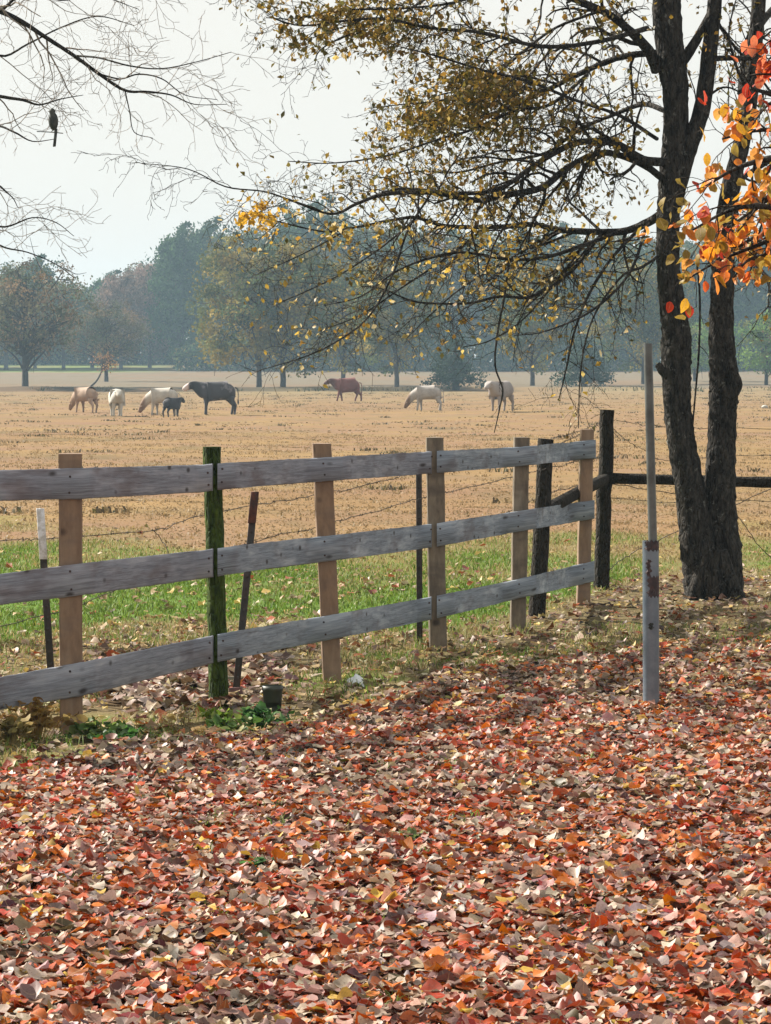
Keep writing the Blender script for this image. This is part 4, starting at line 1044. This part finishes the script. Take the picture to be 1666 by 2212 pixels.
def put(root, x_, yb, D, s=1, rot=0, label=None, cat="tree", group=None, name=None, sz=None):
    if root.name in used: root = dup(root)
    used.add(root.name)
    X = (x_ - CX) / F * D
    z = float(ground_z(X, D))
    root.location = (X, D, z - .05); root.scale = (s, s, s * (sz or 1)); root.rotation_euler = (0, 0, rot)
    tag(root, label, cat, group)
    return root
# front row, about 265 m away
t1 = far_tree("oak_tree", 11, 11.5, .22, BROWN, 130, 60, .95, .26, .30, 46, 'round')
put(t1, 55, 845, 262, 1, 0, "broad brown half-bare tree standing alone at the far left of the field")
t2 = far_tree("golden_tree", 13, 9.5, .15, OLIVE, 130, 120, 1.0, .32, .26, 26, 'block')
put(t2, 560, 840, 268, 1, .4, "golden olive tree, left one of the pair in mid field behind the black cow")
t2b = far_tree("grey_green_tree", 12.5, 11, .16, GREYG + OLIVE[:2], 130, 100, 1.0, .30, .26, 30, 'round')
put(t2b, 612, 840, 266, 1, 2, "grey green tree, right one of the pair in mid field")
put(t2b, 742, 832, 300, .95, 1, "thin trunked grey green tree behind the reddish brown cow", "tree")
put(t2b, 857, 838, 285, .9, 4, "grey green tree between the brown cow and the dark cedar", "tree")
t3 = far_tree("leaning_tree", 3.2, 2.6, .55, [(.34, .20, .12), (.28, .18, .12), (.38, .24, .10)], 16, 20, .45, .16, .10, 10, 'round', lean=(1.5, 0))
put(t3, 190, 845, 245, 1, 0, "small bent tree leaning right with pinkish leaves, left of the herd")
t4 = far_tree("cedar_tree", 4.8, 5.2, .10, DARK, 70, 60, .6, .22, .34, 8, 'cone')
put(t4, 985, 843, 258, 1, 0, "dark round cedar on a thick trunk behind the right grazing cow")
put(t4, 1262, 838, 275, 1.02, 2, "dark cedar beyond the corner post, right of the pale cow", "tree")
t5 = far_tree("bushy_tree", 7.5, 6.5, .06, BRIGHT, 80, 60, .8, .26, .2, 14, 'round')
put(t5, 1655, 838, 300, 1, 0, "bright green bushy tree at the right edge beyond the twin trunks")
put(t5, 1500, 838, 330, .9, 2, "green bushy tree seen between the twin trunks", "tree")
put(t2b, 1150, 838, 300, .9, 3, "grey green tree above the pale cow behind the drooping twigs", "tree")
put(t2b, 1390, 838, 310, .95, 5, "grey green tree behind the metal pole", "tree")
put(t1, 230, 838, 330, .8, 2, "brown half-bare tree behind the small bent tree", "tree")
put(t1, 1780, 838, 290, 1, 1, "brown tree beyond the right edge of the field", "tree")
put(t1, -260, 838, 280, 1, 3, "brown tree beyond the left edge of the field", "tree")
# forest edge, about 430 m away
fp = far_tree("pine_tree", 19, 9.5, .10, PINE, 200, 80, 1.0, .45, .3, 10, 'round')
fd = far_tree("forest_tree", 18, 10.5, .06, GREYG + PINE[:1], 200, 80, 1.0, .45, .3, 12, 'round')
fk = far_tree("bare_forest_tree", 17, 9, .08, PINK, 170, 70, 1.05, .38, .3, 26, 'round')
fo = far_tree("olive_forest_tree", 17, 10, .06, OLIVE[2:4] + GREYG, 200, 76, 1.0, .45, .3, 12, 'round')
PXX = [-500, 0, 60, 130, 200, 245, 290, 340, 380, 430, 480, 520, 600, 680, 740, 900, 1100, 1300, 1500, 1666, 2200]
PYY = [600, 595, 556, 600, 620, 585, 590, 545, 498, 468, 505, 500, 485, 440, 470, 490, 500, 510, 515, 510, 510]
kinds = {'p': (fp, 19, "dark green pine in the hazy forest edge"), 'd': (fd, 18, "grey green tree in the hazy forest edge"), 'k': (fk, 17, "pinkish bare tree in the hazy forest edge"), 'o': (fo, 17, "olive tree in the hazy forest edge")}
gname = {'p': "pines of the forest edge", 'd': "grey green trees of the forest edge", 'k': "bare trees of the forest edge", 'o': "olive trees of the forest edge"}
seq = []
for x_ in range(-420, 2150, 62):
    if x_ < 30: k = 'd'
    elif x_ < 110: k = 'p'
    elif x_ < 240: k = 'd'
    elif x_ < 345: k = 'k'
    elif x_ < 460: k = 'p'
    else: k = 'doppdodk'[(x_ // 62) % 8]
    seq.append((x_, 440 + 12 * ((x_ // 62) % 2), k, 1.0))
for x_ in range(-450, 2150, 95): seq.append((x_ + 20, 478, 'dopd'[(x_ // 95) % 4], .97))
for (x_, D, k, f_) in seq:
    root, Hh, lab = kinds[k]
    ytop = np.interp(x_, PXX, PYY) + random.uniform(-6, 8)
    zt = CAMZ + (HY - ytop) * D / F; X = (x_ - CX) / F * D; zb = float(ground_z(X, D))
    s = (zt - zb) / (Hh * .93) * f_
    wd = random.uniform(.85, 1.05)
    o = put(root, x_, 0, D, wd, random.uniform(0, 6.28), lab, "tree", gname[k])
    o.scale = (wd, wd, s)
# undergrowth along the forest edge: one uncountable band
mc = MB(); n = 34000
Xg = rng.uniform(-75, 90, n); Yg = 428 + rng.uniform(0, 8, n)
gap = (Xg < -28)
hh = (3.9 + 1.3 * snoise(Xg, Xg * 0, 3.0, 2)) * np.where(gap, .25, 1)
Zg = ground_z(Xg, Yg) + rng.uniform(0, 1, n) * hh; Yg = Yg + np.where(gap, 45, 0); Zg = np.where(gap, ground_z(Xg, Yg) + rng.uniform(0, 1, n) * 3, Zg)
pos = np.stack([Xg, Yg, Zg], -1); s = rng.uniform(.3, .7, n)
a = rng.normal(0, 1, (n, 3)); a /= np.linalg.norm(a, axis=1)[:, None]; b = np.cross(a, rng.normal(0, 1, (n, 3))); b /= np.linalg.norm(b, axis=1)[:, None]
V = np.stack([pos - a * s[:, None] / 2, pos + b * s[:, None] * .35, pos + a * s[:, None] / 2, pos - b * s[:, None] * .35], 1)
cc = np.array(DARK + GREYG + PINE)[rng.integers(0, 11, n)]
mc.add(V.reshape(-1, 3), (np.arange(n)[:, None] * 4 + np.arange(4)[None]), np.repeat(cc, 4, 0))
tag(mc.build("undergrowth", M_far, smooth=False), kind="stuff")
mc = MB(); n = 34000
Xg = rng.uniform(-100, 110, n); Yg = rng.uniform(492, 505, n); Zg = ground_z(Xg, Yg) + rng.uniform(0, 1, n) * (11 + 2 * snoise(Xg, Xg * 0, 5, 4)); pos = np.stack([Xg, Yg, Zg], -1); s = rng.uniform(.6, 1.2, n)
a = rng.normal(0, 1, (n, 3)); a /= np.linalg.norm(a, axis=1)[:, None]; b = np.cross(a, rng.normal(0, 1, (n, 3))); b /= np.linalg.norm(b, axis=1)[:, None]
V = np.stack([pos - a * s[:, None] / 2, pos + b * s[:, None] * .4, pos + a * s[:, None] / 2, pos - b * s[:, None] * .4], 1)
mc.add(V.reshape(-1, 3), (np.arange(n)[:, None] * 4 + np.arange(4)[None]), np.repeat(np.array(DARK + GREYG)[rng.integers(0, 7, n)], 4, 0))
tag(mc.build("woodland", M_far, smooth=False), kind="stuff")
# weeds tufts along the far field edge
mc = MB(); n = 5000
Xg = rng.uniform(-34, 34, n); Yg = 262 + rng.normal(0, 3, n) + 3 * snoise(Xg, Xg * 0, 4, 3); Zg = ground_z(Xg, Yg)
keepm = snoise(Xg, Yg * .2, 1.6, 9) > .15; Xg, Yg, Zg = Xg[keepm], Yg[keepm], Zg[keepm]; n = len(Xg)
blades(mc, np.stack([Xg, Yg, Zg], -1), rng.uniform(.15, .55, n), rng.uniform(.06, .12, n), np.full(n, .7), gcol(n, [(.12, .12, .05), (.2, .17, .08), (.08, .09, .04)]))
tag(mc.build("tall_weeds", M_far, smooth=False), kind="stuff")

# ------------------------------------------------------------------ cattle
def hide_mat(name, body, head, x0=.62, x1=.85, sheen_col=None, sheen_amt=0, legs=None, face=None):
    m, nt, out = newmat(name)
    tc = nd(nt, "ShaderNodeTexCoord").outputs["Object"]
    xyz = nd(nt, "ShaderNodeSeparateXYZ"); nt.links.new(tc, xyz.inputs[0])
    n = noise(nt, tc, 2.2, 4, .6)
    c = mixc(nt, mapr(nt, n, .4, .6, 0, .6), body, tuple(k * .6 for k in body))
    if sheen_col: c = mixc(nt, mapr(nt, noise(nt, tc, 1.6, 3), .50, .56, 0, sheen_amt), c, sheen_col)  # grey patches painted in for the sheen on a black coat
    c = mixc(nt, mapr(nt, xyz.outputs[0], x0, x1), c, head)
    if face: c = mixc(nt, mapr(nt, xyz.outputs[0], 1.12, 1.2), c, face)
    if legs: c = mixc(nt, mapr(nt, xyz.outputs[2], .35, .5, .6, 0), c, legs)
    p = nd(nt, "ShaderNodeBsdfPrincipled"); nt.links.new(c, p.inputs["Base Color"]); p.inputs["Roughness"].default_value = .8
    nt.links.new(p.outputs[0], out.inputs[0]); return m
def cow_mesh(pose, stride=0.0, fat=1.0):
    V = []; Rr = []; E = []
    def v(x, y, z, r, par=None, ry=None):
        V.append((x, y, z)); Rr.append((r, ry or r)); i = len(V) - 1
        if par is not None: E.append((par, i))
        return i
    f = fat
    mid = v(0, 0, .97, .37 * f, None, .38 * f)
    ch = v(.36, 0, .96, .36 * f, mid, .37 * f); sh = v(.58, 0, .98, .30, ch, .34)
    hp = v(-.42, 0, 1.0, .34 * f, mid, .36 * f); rp = v(-.70, 0, 1.04, .27, hp, .30)
    if pose == 'graze':
        n1 = v(.82, 0, .82, .21, sh, .26); n2 = v(.99, 0, .60, .15, n1, .19); hd = v(1.13, 0, .42, .13, n2, .14); mz = v(1.25, 0, .15, .095, hd); ea = v(1.05, .19, .46, .03, hd); eb = v(1.05, -.19, .46, .03, hd)
    else:
        n1 = v(.82, 0, 1.15, .18, sh, .24); n2 = v(1.0, 0, 1.24, .14, n1, .17); hd = v(1.12, 0, 1.20, .14, n2, .15); mz = v(1.38, 0, 1.00, .10, hd, .10); ea = v(1.06, .21, 1.22, .03, hd); eb = v(1.06, -.21, 1.22, .03, hd)
    for s, st in ((1, stride), (-1, -stride)):
        a = v(.44, .17 * s, .74, .14, ch); b = v(.45 + st * .12, .18 * s, .46, .075, a); c_ = v(.46 + st * .2, .18 * s, .24, .05, b); v(.47 + st * .25, .18 * s, .03, .058, c_)
        a = v(-.56, .18 * s, .78, .18, hp); b = v(-.52 - st * .05, .19 * s, .60, .12, a); c_ = v(-.68 - st * .12, .19 * s, .42, .07, b); d_ = v(-.64 - st * .2, .19 * s, .2, .05, c_); v(-.62 - st * .22, .19 * s, .03, .058, d_)
    me = bpy.data.meshes.new("cow_skel"); me.from_pydata(V, E, [])
    o = bpy.data.objects.new("cow_skel", me); COL.objects.link(o)
    md = o.modifiers.new("s", 'SKIN'); md.use_smooth_shade = True
    for i, r in enumerate(Rr): me.skin_vertices[0].data[i].radius = r
    for i in range(len(V)): me.skin_vertices[0].data[i].use_root = (i == 0)
    sb = o.modifiers.new("b", 'SUBSURF'); sb.levels = 2; sb.render_levels = 2
    dg = bpy.context.evaluated_depsgraph_get(); ev = o.evaluated_get(dg)
    nm = bpy.data.meshes.new_from_object(ev)
    bpy.data.objects.remove(o); return nm
MG = cow_mesh('graze', .3, 1.08); MS = cow_mesh('stand', .15, 1.08); MW = cow_mesh('stand', .7, 1.22)
tailb = MB(); tube(tailb, [(-.70, 0, 1.12), (-.80, 0, 1.06), (-.83, .01, .85), (-.82, .02, .62)], [.035, .025, .018, .014], 6); tube(tailb, [(-.82, .02, .64), (-.825, .02, .52), (-.82, .02, .42)], [.02, .04, .01], 6)
def cow(x_, yf, mesh, mat, ang, s, label, cat="cow", name="cow", group="cattle in the dry field"):
    q = gpt(x_, yf)
    e = empty(name, tuple(q), label, cat, group, world=False)
    me = mesh.copy(); me.materials.clear(); me.materials.append(mat)
    b = bpy.data.objects.new("body", me); COL.objects.link(b); b.parent = e
    tb = tailb.build("tail", mat); tb.parent = e
    e.rotation_euler = (0, 0, R(ang)); e.scale = (s, s, s); e.location.z -= .03
    for p_ in me.polygons: p_.use_smooth = True
    return e
H_tan = hide_mat("hide_tan", (.34, .24, .17), (.24, .15, .08), .8, .95)
H_white = hide_mat("hide_white", (.48, .46, .41), (.42, .40, .35))
H_cream = hide_mat("hide_cream", (.44, .41, .36), (.19, .12, .075), .82, .95)
H_grey = hide_mat("hide_pale_grey", (.36, .33, .30), (.15, .09, .05), .86, .98)
H_black = hide_mat("hide_black", (.045, .043, .05), (.02, .02, .022), .6, .8, (.15, .14, .155), .85, None, (.55, .45, .42))
H_calf = hide_mat("hide_calf", (.028, .028, .034), (.02, .02, .022))
H_brown = hide_mat("hide_brown", (.15, .045, .035), (.08, .032, .028))
H_roan = hide_mat("hide_roan", (.27, .235, .22), (.30, .27, .25), .6, .8)
cow(186, 891, MG, H_tan, 180 - 42, .82, "tan cow with darker head grazing, leftmost of the herd")
cow(252, 899, MS, H_white, -80, .80, "white cow seen end-on, second from the left in the herd")
cow(354, 897, MG, H_cream, 180 - 16, .84, "cream cow with brown head grazing with the black calf at its flank")
cow(371, 900, MS, H_calf, 180 - 125, .57, "small black calf standing against the cream grazing cow", "calf", "calf")
cow(470, 896, MS, H_black, 180 + 10, 1.02, "black cow with pale face standing side-on beside the calf")
cow(751, 866, MW, H_brown, 180 + 8, 1.0, "reddish brown cow walking left in mid field")
cow(925, 887, MG, H_grey, 180 - 12, .86, "pale grey cow with brown head grazing in front of the dark cedar")
cow(1083, 888, MS, H_roan, -122, .98, "tall pale cow facing the camera behind a hanging twig")

# ------------------------------------------------------------------ haze
m, nt, out = newmat("haze_air")
pv = nd(nt, "ShaderNodeVolumePrincipled"); pv.inputs["Color"].default_value = (.50, .72, .90, 1); pv.inputs["Density"].default_value = .00042
pv.inputs["Anisotropy"].default_value = .2
nt.links.new(pv.outputs[0], out.inputs["Volume"])
bm = bmesh.new(); bmesh.ops.create_cube(bm, size=1)
bmesh.ops.transform(bm, matrix=Matrix.Translation((0, 470, 17)) @ Matrix.Diagonal((1500, 1200, 37, 1)), verts=bm.verts)
me = bpy.data.meshes.new("haze"); bm.to_mesh(me); bm.free(); me.materials.append(m)
hz = bpy.data.objects.new("haze", me); COL.objects.link(hz); tag(hz, kind="stuff")
